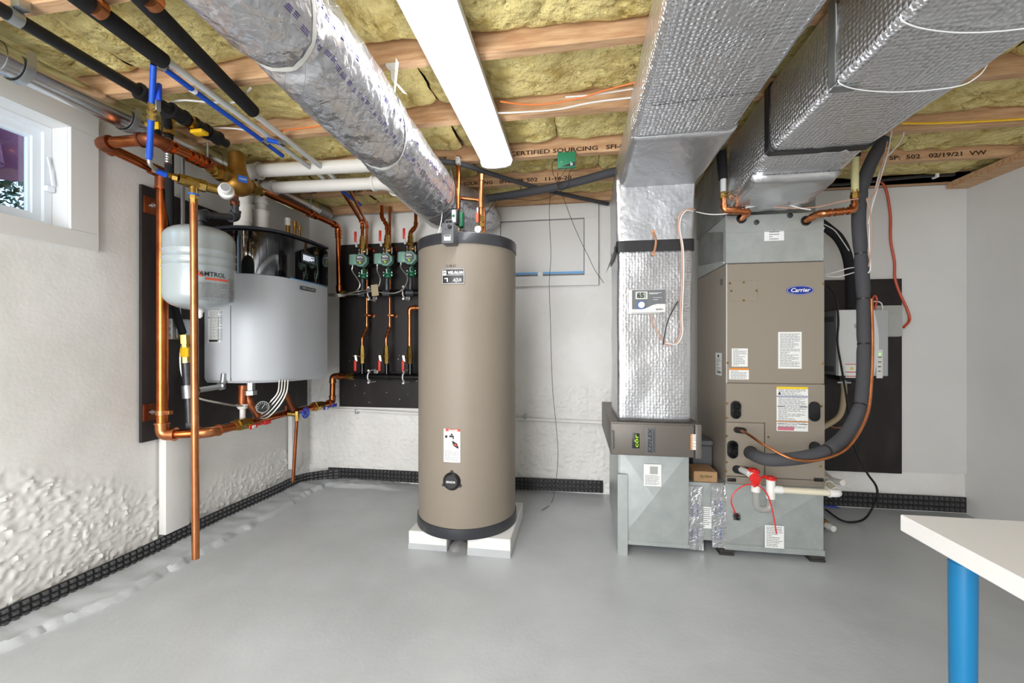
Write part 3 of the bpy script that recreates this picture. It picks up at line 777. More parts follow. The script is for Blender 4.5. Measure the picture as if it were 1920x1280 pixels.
obj('lettering', MB().text(lambda x, y, d: (-1.7895+d, x, y), 'WEIL-McLAIN', (a.y+b.y)/2, (b.z+a.z-.008)/2-.006, .014, 0, (b.y-a.y)*.85), 'white', np_)
# data sheets on the side panel
a = PY(389, 563, 2.206); b = PY(428, 642, 2.206)
sticker(t, fY(2.2115), (a.x, b.x, b.z, a.z), [(.4, .415, 'ink'), (.4, .98, 'ink', .48, .5), (.93, .985, 'ink', .04, .46)], 26, 3)

# expansion tank
TX, TY, TZ = -1.895, 1.85, 1.562
t = thing('expansion_tank', 'round pale grey expansion tank hanging in front of the boiler', 'tank', (TX, TY, TZ-.24))
R = .152; prof = []
H0, H1 = -.165, .115
for k in range(9): a = pi/2*k/8; prof.append((R*sin(a)**.8 if k else .001, H0-.075*cos(a)))
for z in (-.03, .01, .05):
    prof += [(R, z-.006), (R+.003, z-.002), (R+.003, z+.002), (R, z+.006)]
for k in range(9): a = pi/2*k/8; prof.append((R*cos(a)**.8 if k < 8 else .001, H1+.07*sin(a)))
prof = sorted(set(prof), key=lambda q: q[1])
obj('shell', MB().lathe((TX, TY, TZ), (0, 0, 1), prof, 48), 'exp_tank', t, sharp=.9)
obj('drain_cap', MB().lathe((TX, TY, TZ-.235), (0, 0, -1), [(.016, -.01), (.018, .008), (.012, .02), (.012, .035), (.004, .045)], 14), 'white_plastic', t)
th = atan2(TX, -TY)  # direction to the camera
thc = atan2(-TX, TY)   # azimuth such that (sin,-cos) points towards camera
f = fcyl(TX, TY, R+.0035, atan2((0-TX), (TY-0))+.42)
lg = obj('brand_print', MB().text(f, 'AMTROL', -.012, -.082+TZ-.0, .022, 0, .115, bold=.01), 'ink', t)
obj('logo_mark', MB().poly(f, [(-.098, TZ-.086), (-.075, TZ-.056), (-.052, TZ-.086), (-.066, TZ-.086), (-.076, TZ-.072), (-.084, TZ-.086)], 0, .0003).plate(f, -.045, .062, TZ-.1, TZ-.09, 0, .0003, 6), 'red_orange', lg)
obj('fine_print', MB().lines(f, -.1, .058, TZ-.2, TZ-.112, 13, 0, 8).lines(f, .068, .11, TZ-.2, TZ-.08, 11, 0, 9), 'ink_soft', t, kind='stuff')
sb = V((-1.9, 2.075, 2.0))
t = run('tank_hanger_pipe', 'grey iron pipe elbowing from the air separator down to the round grey tank', 'pipe',
    [V((sb.x, sb.y, 2.01)), V((sb.x+.005, sb.y, 1.862)), V((TX, TY, 1.812)), V((TX, TY, TZ+.18))], .017, 'iron', .025, fit=1.45)
obj('copper_stub', MB().cyl((sb.x, sb.y, 2.03), (sb.x, sb.y, 1.93), .018, 16).cyl((sb.x, sb.y, 1.96), (sb.x, sb.y, 1.93), .023, 16), 'copper_dull', t)
# air separator
c = V((-1.9, 2.09, 2.075))
t = thing('air_separator', 'bulky bronze air separator where the copper pipes meet above the boiler', 'air separator', c-V((0, 0, .09)))
obj('body', MB().lathe(c, (0, 0, 1), [(.02, -.085), (.035, -.08), (.07, -.06), (.078, -.03), (.074, .0), (.06, .03), (.046, .07), (.043, .10), (.044, .15), (.036, .157), (.01, .158)], 28).cyl(c-V((0, .13, 0)), c+V((0, .13, 0)), .036, 20), 'bronze', t, sharp=.8)
for s_ in (-1, 1):
    e = MB(); hexnut(e, c+V((0, s_*.095, 0)), c+V((0, s_*.125, 0)), .045); hexnut(e, c+V((0, s_*.125, 0)), c+V((0, s_*.155, 0)), .036); e.cyl(c+V((0, s_*.15, 0)), c+V((0, s_*.18, 0)), .028, 16)
    obj('union_nut', e, 'brass', t)
fs_ = flat(c+V((.066, -.035, -.01)), (.55, .83, 0), (0, 0, 1))
o = obj('maker_plate', MB().plate(fs_, -.022, .022, -.018, .018, .004, .006), 'blue_band', t)
obj('lettering', MB().text(fs_, 'CALEFFI', 0, -.004, .009, .0065, .036), 'white', o)
# overhead copper from separator to the far elbow, down to the upper manifold
far = V((-1.9, 3.1, 2.10))
mz = PY(700, 550, 3.1).z
t = run('copper_supply', 'copper supply pipe running from the air separator back to the corner, then down', 'pipe',
        [V((-1.9, 2.26, 2.085)), far, V((-1.895, 3.11, mz)), V((PY(690, 550, 3.1).x, 3.11, mz))], .02, 'copper', .045, couple=[(0, .62), (1, .12)])
# threaded rods and red clamps
for i, (px, py0, px1, py1, D) in enumerate(((352, 176, 352, 268, 1.92), (577, 330, 577, 390, 2.9))):
    a = P(px, py0, D); b = P(px1, py1, D)
    if i == 0: a = V((-1.9, 1.9, 2.236)); b = V((-1.9, 1.9, 2.11))
    else: a = V((-1.9, 2.75, 2.25)); b = V((-1.9, 2.75, 2.115))
    t = thing('pipe_hanger', ('threaded rod hanger with red plate holding the copper loop near the blue hose', 'threaded rod hanger holding the copper supply near the back corner')[i], 'hanger', b, None)
    obj('rod', MB().cyl(a, b, .005, 8), 'zinc', t)
    obj('ceiling_plate', MB().rbox(a.x-.035, a.x+.035, a.y-.018, a.y+.018, a.z-.006, a.z, .001), 'copper_dull', t)
    obj('split_ring', MB().cyl(b-V((0, .012, .02)), b+V((0, .012, -.02)), .031, 20).rbox(b.x-.04, b.x+.04, b.y-.012, b.y+.012, b.z-.024, b.z-.01, .002), 'copper_dull', t)

# fill valve assembly and thin discharge pipe
A0 = P(282, 318, 1.80); A1 = P(363, 344, 1.93); A2 = P(405, 355, 2.0); A3 = P(436, 357, 2.03)
t = thing('fill_valve', 'brass fill valve assembly with white knob above the round grey tank', 'valve', A1-V((0, 0, .04)))
obj('blue_hose', MB().cyl(P(294, 320, 1.82), P(312, 328, 1.85), .013, 14), 'pex_blue', t, 'short piece of blue tubing')
e = MB()
hexnut(e, P(313, 328, 1.85), P(324, 331, 1.87), .012); hexnut(e, P(324, 331, 1.87), P(334, 334, 1.88), .017); hexnut(e, P(334, 334, 1.88), P(345, 338, 1.9), .024)
e.cyl(P(345, 338, 1.9), P(372, 346, 1.95), .026, 18); hexnut(e, P(372, 346, 1.95), P(386, 350, 1.97), .029); e.cyl(P(386, 350, 1.97), P(415, 357, 2.02), .021, 16)
e.cyl(A1, A1-V((0, 0, .05)), .017, 14); hexnut(e, A1-V((0, 0, .055)), A1-V((0, 0, .075)), .019); hexnut(e, A1-V((0, 0, .075)), A1-V((0, 0, .1)), .016)
obj('valve_body', e, 'brass', t)
obj('collar', MB().cyl(A1-V((0, 0, .048)), A1-V((0, 0, .056)), .021, 14), 'blue_band', t)
kx = V((.62, -.75, .05)).normalized(); kc = P(424, 358, 2.0)
o = obj('knob', MB().lathe(kc-kx*.03, kx, [(.02, 0), (.034, .01), (.034, .035), (.024, .04), (.024, .075), (.021, .08)], 20), 'white_plastic', t, 'white ribbed knob')
obj('knob_face', MB().lathe(kc+kx*.049, kx, [(.019, 0), (.019, .002)], 20), 'ink_soft', o)
obj('outlet_pipe', MB().cyl(P(425, 362, 2.06), P(445, 378, 2.3), .012, 12), 'copper_dull', t)
bt = P(367, 1047, 1.93)
obj('discharge_pipe', MB().cyl(A1-V((0, 0, .09)), bt, .0155, 16), 'copper_bright', None, 'thin bare copper pipe hanging down to the floor in front of the round tank', 'pipe')

# blue and white supply tubing at the ceiling
bt0 = P(288, 122, 1.60); bt1 = P(280, 298, 1.76)
t = thing('blue_tube', 'blue plastic tube dropping from the ceiling with a brass shutoff', 'pipe', bt1)
mid0, mid1 = bt0.lerp(bt1, .40), bt0.lerp(bt1, .54)
obj('tube', MB().cyl(bt0, mid0, .0105, 14), 'pex_blue', t); obj('tube', MB().cyl(mid1, bt1, .0115, 14), 'pex_blue', t)
e = MB(); d_ = (mid1-mid0)
for q0_, q1_, r_ in ((-.15, .1, .013), (.1, .4, .012), (.4, .7, .015), (.7, .85, .012), (.85, 1.1, .014)): hexnut(e, mid0+d_*q0_, mid0+d_*q1_, r_)
e.cyl(mid0+d_*.5, mid0+d_*.5+V((.04, -.01, .005)), .009, 10)
obj('shutoff_valve', e, 'brass', t)
hp = mid0+d_*.5+V((.042, -.01, .005))
obj('lever_handle', MB().rbox(hp.x-.004, hp.x+.004, hp.y-.010, hp.y+.010, hp.z-.012, hp.z+.03, .003), 'zinc', t)
obj('lever_grip', MB().rbox(hp.x-.006, hp.x+.014, hp.y-.008, hp.y+.008, hp.z+.028, hp.z+.098, .006), 'blue_valve', t, 'blue lever grip')
obj('crimp_elbow', MB().tube(fillet([bt1+V((0, 0, .03)), bt1-V((0, 0, .02)), P(294, 320, 1.82)], .015), .009, 12).cyl(bt1+V((0, 0, .02)), bt1+V((0, 0, 0)), .0135, 14).cyl(P(287, 316, 1.81), P(293, 319, 1.82), .0135, 14), 'steel', t)
obj('top_elbow', MB().tube(fillet([bt0, bt0+V((0, 0, .03)), bt0+V((.01, .05, .03))], .015), .010, 12), 'black_plastic', t)
def cz(px, py, z=2.2): return PZ(px, py, z)
t = thing('ceiling_blue_pipe', 'blue plastic water pipe under the ceiling beside the white pipes', 'pipe', cz(400, 198, 2.18))
obj('tube', MB().tube([cz(306, 127, 2.19), cz(400, 197, 2.19), cz(490, 262, 2.19)], .011, 12), 'pex_blue', t)
obj('crimp_ring', MB().cyl(cz(300, 123, 2.19), cz(308, 128, 2.19), .014, 12), 'steel', t)
obj('sleeve', MB().cyl(cz(359, 167, 2.19), cz(366, 172, 2.19), .0125, 12), 'paper', t)
obj('tube', MB().tube([cz(497, 268, 2.19), cz(530, 292, 2.19)], .011, 12), 'pex_blue', t)
obj('tube', MB().tube([cz(500, 262, 2.18), cz(526, 268, 2.18)], .011, 12), 'pex_blue', t)
obj('tee_fitting', MB().cyl(cz(490, 262, 2.19), cz(500, 269, 2.19), .013, 12).cyl(cz(525, 265, 2.18), cz(532, 270, 2.18), .014, 12), 'steel', t)
obj('tube', MB().tube([cz(638, 355, 2.18), cz(676, 384, 2.18)], .011, 12), 'pex_blue', t)
for i, (p0, p1, lab) in enumerate((((311, 112), (620, 343), 'white plastic water pipe emerging from the shorter black foam sleeve'), ((475, 212), (630, 335), 'white plastic water pipe emerging from the longer black foam sleeve'))):
    a, b = cz(*p0, 2.205), cz(*p1, 2.205)
    t = thing('white_pipe', lab, 'pipe', a.lerp(b, .5))
    obj('tube', MB().cyl(a, b, .0135 if i == 0 else .014, 14), 'pipe_white', t)
    obj('crimp_ring', MB().cyl(b, b+(b-a).normalized()*.03, .016, 14), 'brass', t)
for i, (a, b, lab) in enumerate((((95, -45), (306, 114), 'shorter black foam sleeved pipe under the ceiling, held by a copper strap at top left'), ((215, -55), (474, 208), 'longer black foam sleeved pipe under the ceiling, right of the shorter one'))):
    a = cz(*a, 2.195); b = cz(*b, 2.195)
    t = thing('foam_sleeved_pipe', lab, 'pipe', a.lerp(b, .5))
    obj('foam_sleeve', MB().tube([a, a.lerp(b, .5), b, b+(b-a).normalized()*.006], [.0285, .0285, .0285, .02], 22), 'foam_black', t)
    s_ = cz((183, 285)[i], (14, 0)[i], 2.195); d = (b-a).normalized()
    obj('copper_strap', MB().cyl(s_-d*.012, s_+d*.012, .0305, 22).rbox(s_.x+.02, s_.x+.055, s_.y-.012, s_.y+.012, 2.226, 2.234, .001), 'copper_bright', t)

# big white vent pipes
def pvc(name, lab, pts, r=.041):
    t = run(name, lab, 'pipe', pts, r, 'pvc', .07, fit=1.16, seg=20)
    return t
P1x, P2x = -2.035, -1.975
v1 = pvc('vent_pipe', 'upper white plastic vent pipe crossing from the bronze separator to the foil duct', [(P1x-.02, 2.30, 1.86), (P1x, 2.30, 2.222), (-1.06, 2.30, 2.205), (-1.04, 3.2, 2.22)], .039)
v2 = pvc('vent_pipe', 'lower white plastic vent pipe bending below the upper one', [(-2.035, 2.43, 1.86), (-2.035, 2.43, 2.165), (-1.15, 2.43, 2.15), (-1.13, 3.2, 2.12)], .037)
for t, x, y in ((v1, P1x-.018, 2.30), (v2, -2.035, 2.43)):
    for z, h, r in ((1.87, .05, .048), (1.96, .055, .052), (2.07, .012, .045)):
        obj('coupling', MB().cyl((x, y, z-h), (x, y, z+h), r, 24).cyl((x, y, z+h-.01), (x, y, z+h), r*1.06, 24), 'pvc', t)
# small fittings on the boiler lid
for (px, py, r, h, m, lab) in ((540, 426, .02, .09, 'pvc', 'white capped fitting on boiler lid'), (553, 428, .014, .07, 'bronze', 'brass fitting on boiler lid, middle of three'), (562, 434, .012, .055, 'brass', 'small brass fitting on boiler lid, nearest the corner')):
    b_ = P(px, py, 2.9)
    t = thing('lid_fitting', lab, 'fitting', (b_.x, b_.y, 1.86))
    obj('neck', MB().cyl((b_.x, b_.y, 1.86), (b_.x, b_.y, b_.z+.01), r*.7, 14), 'bronze', t)
    obj('cap', MB().cyl((b_.x, b_.y, b_.z+.01), (b_.x, b_.y, b_.z+h*.7), r, 14).cyl((b_.x, b_.y, b_.z+h*.5), (b_.x, b_.y, b_.z+h*.6), r*1.15, 14), m, t)
# stuff under the boiler
t = thing('condensate_drain', 'tan hose fitting and white tube below the boiler, left of the gauge', 'drain', P(455, 790, 2.55))
obj('hose_fitting', MB().cyl(P(456, 722, 2.56), P(455, 758, 2.56), .028, 16).cyl(P(457, 722, 2.56), P(457, 728, 2.56), .031, 16), 'copper_dull', t)
obj('cup', MB().lathe(P(455, 757, 2.56), (0, 0, -1), [(.036, 0), (.036, .008), (.024, .03), (.016, .03), (.016, .09)], 18), 'white_plastic', t)
t = thing('pressure_gauge', 'round pressure gauge hanging below the boiler', 'gauge', P(492, 775, 2.5))
gc = P(492, 763, 2.5); gn = V((.75, -.62, .1)).normalized()
obj('case', MB().lathe(gc-gn*.012, gn, [(.02, -.01), (.036, 0), (.036, .018), (.031, .018), (.031, .016)], 28), 'steel', t)
fg = flat(gc, V((0, 0, 1)).cross(gn), V((0, 0, 1)))
dl = obj('dial', MB().lathe(gc+gn*.0045, gn, [(.031, 0), (.031, .001)], 28), 'ink', t)
mk = MB()
for k in range(11):
    a = radians(-130+26*k); mk.plate(lambda x, y, d, a=a: fg(x*cos(a)+y*sin(a), -x*sin(a)+y*cos(a), d), -.001, .001, .021, .028, .0058, .0062)
mk.plate(lambda x, y, d, a=.6: fg(x*cos(a)+y*sin(a), -x*sin(a)+y*cos(a), d), -.001, .001, -.008, .022, .0062, .0066)
obj('dial_markings', mk, 'white', dl)
for k in range(4):
    o = k*6
    wire('boiler_cable', ('pale flexible cable under the boiler, innermost of the arching bundle by the gauge', 'pale flexible cable under the boiler, second from the inside of the bundle', 'pale flexible cable under the boiler, third from the inside of the bundle', 'pale flexible cable under the boiler, outermost of the arching bundle')[k], 'cable', [P(524+o*.9, 712, 2.6), P(521+o*.9, 735, 2.58), P(508+o*.9, 752+o*.4, 2.56), P(492+o*.5, 768+o*.8, 2.55), P(478, 782, 2.56)], .0055, 'armored', 'cables under the boiler')
def armored(name, lab, pts, r=.009, group=None):
    q = spline(pts, 10); L_ = [0]
    return obj(name, MB().tube(q, [r*(1+.09*(i % 2)) for i in range(len(q))], 8), 'armored', None, lab, 'cable', group)
armored('armored_cable', 'armored metal cable looping below the boiler from the gas drop', [P(369, 745, 2.36), P(385, 750, 2.38), P(410, 755, 2.42), P(440, 760, 2.5), P(462, 760, 2.55)], .006)
armored('armored_cable', 'armored metal cable curving down behind the gas drop', [P(349, 612, 2.4), P(340, 660, 2.38), P(341, 695, 2.38), P(350, 722, 2.38), P(352, 735, 2.38)], .009)

# ================================================================ BACK WALL MANIFOLD
a = PY(637, 458, 3.24); b = PY(637, 765, 3.24)
bz0, bz1 = PY(700, 763, 3.24).z, PY(700, 457, 3.24).z
bb = board('mounting_board', MB().rbox(a.x, -.86, 3.235, 3.25, bz0, bz1, .002), 'black painted board on the back wall behind the three green pumps')
rng = random.Random(8); sc = MB()
for k in range(26):
    x = rng.uniform(a.x+.03, -.95); z = rng.uniform(bz0+.03, bz0+.6); sc.cyl((x, 3.2345, z), (x, 3.236, z), rng.uniform(.002, .004), 6)
obj('chip', sc, 'white_trim', bb, kind='stuff')
MYY = 3.11
cols = [681, 727, 771]; XC = [PY(px, 500, MYY).x for px in cols]
hz1, hz2 = PY(700, 550, MYY).z, PY(720, 706, MYY).z
for nm, z, x0, lab in (('black_manifold', hz1, PY(648, 550, MYY).x, 'upper black manifold pipe crossing the back board below the pumps'), ('black_manifold', hz2, PY(664, 706, MYY).x, 'lower black manifold pipe crossing the back board below the red valves')):
    t = thing(nm, lab, 'manifold', (-1.4, MYY, z))
    obj('header_pipe', MB().cyl((x0, MYY, z), (-.7, MYY, z), .026, 20), 'black_gloss', t)
    obj('end_fitting', hexnut(hexnut(MB(), (x0+.01, MYY, z), (x0-.035, MYY, z), .029), (x0-.035, MYY, z), (x0-.06, MYY, z), .024), 'brass', t)
    for x in XC: obj('riser_nipple', MB().cyl((x-.006, MYY, z), (x-.006, MYY, z+.105 if z == hz2 else z+.115), .018, 14).cyl((x-.035, MYY, z), (x+.025, MYY, z), .029, 20), 'black_gloss' if z == hz2 else 'iron', t)
    for px in (692, 757):
        x = PY(px, 700, MYY).x
        m_ = MB(); pts = [V((x, MYY, z))+V((.004, -cos(radians(q))*.032, sin(radians(q))*.032)) for q in range(-90, 91, 20)]
        m_.tube([V((x-.002, 3.225, z+.05)), V((x, MYY+.01, z+.045))]+pts[::-1]+[V((x, MYY+.01, z-.045)), V((x-.002, 3.225, z-.05))], .0055, 8)
        m_.cyl((x, MYY-.012, z-.048), (x, MYY-.001, z-.046), .009, 8).cyl((x, MYY-.012, z+.048), (x, MYY-.001, z+.046), .009, 8)
        obj('pipe_strap', m_, 'white_plastic', t, 'white strap clip')
    for px, py, s_ in (((702, 559, '1'), (764, 559, '2')) if z == hz1 else ((704, 697, '1'), (704, 711, ''), (766, 711, ''))):
        c_ = PY(px, py, 3.22); w_ = .017
        if s_:
            o = obj('tag_label', MB().box(c_.x-w_, c_.x+w_, 3.228, 3.2345, c_.z-.012, c_.z+.012), 'paper', t)
            obj('lettering', MB().lines(lambda x, y, d: (x, 3.2275-d, y), c_.x-w_*.7, c_.x+w_*.7, c_.z-.009, c_.z+.009, 3, 0, 3, .6), 'ink', o)
        else: obj('tag_label', MB().box(c_.x-w_, c_.x+w_, 3.228, 3.2345, c_.z-.003, c_.z+.003), 'paper', t)

# circulator pump prototype at origin = centre of body front
def pump(loc, lab):
    x, y, z = loc
    t = thing('circulator_pump', lab, 'pump', (x, y, z), 'green circulator pumps')
    f = fY(y-.075)
    oc = lambda r, cx, cz: [(cx+r*cos(radians(22.5+45*k)), cz+r*sin(radians(22.5+45*k))) for k in range(8)]
    obj('volute', MB().lathe((x+.01, y+.03, z), (0, -1, 0), [(.03, -.02), (.05, -.015), (.055, .02), (.045, .045), (.03, .05)], 24).cyl((x+.002, y+.01, z-.062), (x+.002, y+.01, z+.066), .024, 16), 'black_plastic', t)
    obj('motor_head', MB().poly(f, oc(.052, x+.016, z-.006), -.045, 0).poly(f, [(x+.05, z-.028), (x+.068, z-.022), (x+.068, z+.016), (x+.05, z+.022)], -.04, -.006), 'pump_green', t)
    obj('terminal_box', MB().rbox(x-.072, x-.018, y-.078, y-.03, z-.04, z+.042, .005), 'pump_green', t)
    obj('box_back', MB().rbox(x-.084, x-.0725, y-.072, y-.028, z-.038, z+.040, .003), 'grey_plastic', t)
    o = obj('dial_face', MB().poly(f, oc(.042, x+.016, z-.003), 0, .002), 'grey_plastic', t)
    obj('lettering', MB().text(f, '007e', x+.014, z+.008, .016, .0026, .044, bold=.03), 'white', o)
    obj('fine_print', MB().lines(f, x-.012, x+.04, z-.016, z-.004, 2, .0026, 5, .5), 'white', o, kind='stuff')
    obj('eco_mark', MB().lathe((x+.014, y-.0772, z-.026), (0, -1, 0), [(.01, 0), (.01, .0006)], 14), 'lime', o)
    # upper and lower flanges
    obj('top_flange', MB().lathe((x, y+.01, z+.066), (0, 0, 1), [(.018, 0), (.04, .002), (.042, .012), (.026, .022), (.02, .03)], 8), 'bronze', t)
    obj('check_flange', MB().lathe((x+.0, y+.01, z-.115), (0, 0, 1), [(.02, -.025), (.027, -.02), (.027, -.004), (.042, .003), (.042, .014), (.022, .02), (.018, .055)], 14), 'flange_green', t, 'dark green flange')
    b = MB()
    for s_ in (-1, 1):
        b.cyl((x+s_*.034, y-.0, z+.05), (x+s_*.034, y-.0, z+.1), .006, 8); b.cyl((x+s_*.034, y, z-.09), (x+s_*.034, y, z-.125), .006, 8)
    b.cyl((x+.004, y-.03, z+.04), (x+.004, y-.03, z+.085), .008, 6).cyl((x+.004, y-.03, z-.075), (x+.004, y-.03, z-.105), .008, 6)
    obj('flange_bolt', b, 'steel', t, kind='stuff')
    obj('cable_clamp', MB().cyl((x-.06, y-.055, z-.04), (x-.06, y-.055, z-.055), .011, 12), 'steel', t)
    return t
pz = PY(700, 489, MYY).z
pnames = ['leftmost of the three green circulator pumps on the back board', 'middle of the three green circulator pumps on the back board', 'green circulator pump nearest the tall tank on the back board']
pr = pump((XC[0], MYY, pz), pnames[0])
dup(pr, (XC[1], MYY, pz), pnames[1]); dup(pr, (XC[2], MYY, PY(771, 485, MYY).z), pnames[2])
# ball valves
def ballv(loc, lab, group, up):
    x, y, z = loc; s = 1 if up else -1
    t = thing('ball_valve', lab, 'valve', loc, group); e = MB()
    for a, b, r in ((-.055, -.03, .022), (-.03, -.022, .019), (-.022, .03, .025), (.03, .036, .02), (.036, .06, .023), (.06, .085, .019)): hexnut(e, (x, y, z+a), (x, y, z+b), r)
    e.cyl((x, y, z), (x-.034, y-.03, z), .009, 10)
    obj('body', e, 'brass', t)
    obj('lever', MB().obox((x-.034, y-.036, z+s*.014), (1, .2, 0), (0, 1, 0), (-.15, 0, 1), .008, .002, .024), 'zinc', t)
    obj('lever_grip', MB().rbox(x-.05, x-.030, y-.042, y-.032, min(z+s*.03, z+s*.115), max(z+s*.03, z+s*.115), .004), 'red', t, 'red lever grip')
    obj('grip_mark', MB().lines(fY(y-.0425), x-.046, x-.034, min(z+s*.035, z+s*.11), max(z+s*.035, z+s*.11), 7, 0, 3, .35), 'red_orange', t, kind='stuff')
    return t
zu, zl = PY(700, 462, MYY).z, PY(700, 668, MYY).z
un = ['left', 'middle', 'right']
bv = ballv((XC[0]-.006, MYY, zu), 'red handled brass valve above the leftmost green pump, handle up', 'valves above the pumps', True)
dup(bv, (XC[1]-.006, MYY, zu), 'red handled brass valve above the middle green pump, handle up')
dup(bv, (XC[2]-.004, MYY, zu+.01), 'red handled brass valve above the right green pump, handle up')
bv = ballv((XC[0]-.008, MYY, zl), 'red handled brass valve on the lower black manifold, leftmost, handle down', 'valves on the lower manifold', False)
dup(bv, (XC[1]-.012, MYY, zl), 'red handled brass valve on the lower black manifold, middle, handle down')
dup(bv, (XC[2]-.012, MYY, zl), 'red handled brass valve on the lower black manifold, nearest the tall tank, handle down')
# copper risers above pumps
zc = 2.19
run('copper_riser', 'copper riser above the leftmost green pump bending into the ceiling run', 'pipe', [(XC[0]-.006, MYY, zu+.08), (XC[0]-.006, MYY, 2.12), (-1.545, 2.52, 2.2)], .0135, 'copper', .03)
run('copper_riser', 'copper riser above the middle green pump jogging left at the ceiling', 'pipe', [(XC[1]-.006, MYY, zu+.08), (XC[1]-.006, MYY, 2.09), (XC[1]-.05, MYY, 2.16), (XC[1]-.05, MYY, 2.25)], .0135, 'copper', .02)
run('copper_riser', 'copper riser above the right green pump rising behind the foil duct', 'pipe', [(XC[2]-.004, MYY, zu+.08), (XC[2]-.004, MYY, 2.03), (XC[2]+.03, MYY+.02, 2.08), (XC[2]+.03, MYY+.02, 2.25)], .0135, 'copper', .02)
# returns behind pumps: from ceiling down past upper header to lower valves
for i, (px, lab) in enumerate(((688, 'copper return pipe passing behind the leftmost green pump down to its valve'), (731, 'copper return pipe passing behind the middle green pump down to its valve'))):
    xx = PY(px, 560, 3.17).x; top = [(xx, 3.17, 2.13), (-1.515+.06*i, 2.6, 2.2)] if i == 0 else [(xx, 3.17, 2.26)]
    t = run('copper_return', lab, 'pipe', [(XC[i]-(.008, .012)[i], MYY, zl+.08), (XC[i]-(.008, .012)[i], MYY, zl+.15), (xx, 3.17, zl+.23)]+top, .0115, 'copper_bright', .022)
    for zz in (PY(px, 591, 3.17).z,):
        obj('standoff_clip', MB().cyl((xx, 3.158, zz), (xx, 3.182, zz), .0001+.012, 12).rbox(xx-.025, xx+.025, 3.165, 3.176, zz-.006, zz+.006, .002).lathe((xx+.022, 3.235, zz), (0, -1, 0), [(.018, 0), (.018, .006), (.008, .012), (.008, .06)], 14), 'copper_bright', t)
    obj('flange', MB().lathe((xx+.02, 3.235, zu), (0, -1, 0), [(.02, 0), (.02, .008), (.01, .015), (.01, .06)], 14), 'copper', t)
xx = XC[2]-.012
run('copper_return', 'copper return pipe elbowing right behind the tall tank', 'pipe', [(xx, MYY, zl+.08), (xx, MYY, PY(770, 577, MYY).z), (-.9, MYY+.01, PY(785, 577, MYY).z)], .0165, 'copper_bright', .035)
# cables of the pumps
for i in range(3):
    x = XC[i]-.06; dz = 0 if i < 2 else .017
    L = [P(616, 551+i*1.5, 3.2), P(640, 551+i*2, 3.2)]
    if i == 0: L += [PY(655, 549, 3.07), PY(668, 545, 3.06), PY(675, 532, 3.055)]
    elif i == 1: L += [PY(670, 551, 3.06), PY(690, 547, 3.05), PY(705, 543, 3.05), PY(713, 525, 3.05)]
    else: L += [PY(670, 546, 3.04), PY(690, 544, 3.04), PY(715, 548, 3.04), PY(740, 549, 3.04), PY(757, 540, 3.05), PY(764, 520, 3.05)]
    L += [V((x, MYY-.055, pz+dz-.09)), V((x, MYY-.055, pz+dz-.055))]
    armored('pump_cable', ('armored cable hanging from the leftmost green pump', 'armored cable hanging from the middle green pump', 'armored cable hanging from the green pump beside the tank')[i], L, .0055, 'pump cables')
c = PY(703, 544, 3.03)
obj('paper_tag', MB().obox((c.x, 3.028, c.z), (1, 0, .12), (0, 1, 0), (-.12, 0, 1), .028, .001, .044), 'hose_tan', None, 'small tan paper tag hung over the pump cables', 'tag')
# white pipe on the wall under the back board
def wpipe(x, y, z): return (x, y, z)
za, zb = PY(640, 770, 3.24).z, PY(1130, 792, 3.24).z
t = thing('wall_pipe', 'white painted pipe running low along the back wall behind the tank', 'pipe', (-1, 3.23, za))
obj('pipe', MB().tube([(-2.2, 3.236, za+.02), (-.8, 3.236, za-.02), (.2, 3.236, zb)], .012, 14), 'plaster', t)
obj('ledge_strip', MB().box(-2.1, -.86, 3.245, 3.258, za+.02, za+.035), 'plaster', t)
for px, py in ((668, 771), (985, 781)):
    c = PY(px, py, 3.226); obj('clip', MB().rbox(c.x-.009, c.x+.009, 3.217, 3.25, c.z-.02, c.z+.02, .003), 'zinc', t)

# ================================================================ THE TALL TANK
TC = V((-.653, 2.449, 0)); TR = .29
tz0, tz1 = .105, 1.752
for i, (x0, x1, y0, y1, lab) in enumerate(((-.935, -.712, 2.225, 2.62, 'white painted concrete block under front left of the tall tank'), (-.588, -.352, 2.205, 2.74, 'white painted concrete block under front right of the tall tank'))):
    b_ = MB().rbox(x0, x1, y0, y1, 0, .10, .004, 1); b_.v = [(x+.003*nz(x*30, z*30, y*9), y+.003*nz(z*40, x*30, 4), z) for x, y, z in b_.v]
    o = obj('concrete_block', b_, 'concrete', None, lab, 'block')
    obj('painted_skirt', MB().box(x0-.001, x1+.001, y0-.0015, y0, 0, .032+.008*i), 'floor_paint', o)
obj('mortar_lump', MB().lathe((-.65, 2.30, -.01), (0, 0, 1), [(.085, 0), (.075, .018), (.045, .035), (.005, .045)], 9), 'concrete_bare', None, 'low rough grey mortar lump between the two tank blocks', 'mortar')
t = thing('water_tank', 'tall beige cylindrical hot water tank with black bands on white blocks', 'tank', (TC.x, TC.y, .101))
bm_ = MB()
nz_ = 60; vs = []; fs = []; ns = 72
for i in range(nz_+1):
    z = .15+(1.70-.15)*i/nz_
    for k in range(ns):
        a = 2*pi*k/ns; rr_ = TR+.0018*nz(cos(a)*3, sin(a)*3, z*3); vs.append((TC.x+rr_*cos(a), TC.y+rr_*sin(a), z))
fs = [(i*ns+k, i*ns+(k+1) % ns, (i+1)*ns+(k+1) % ns, (i+1)*ns+k) for i in range(nz_) for k in range(ns)]
fs += [tuple(range(ns))[::-1], tuple(range(nz_*ns, (nz_+1)*ns))]
obj('jacket', bm_.add(vs, fs), 'tank_vinyl', t)
obj('bottom_band', MB().lathe((TC.x, TC.y, .101), (0, 0, 1), [(.27, 0), (TR+.006, 0), (TR+.008, .006), (TR+.006, .056), (TR+.001, .058), (.28, .058)], 72), 'tank_trim', t)
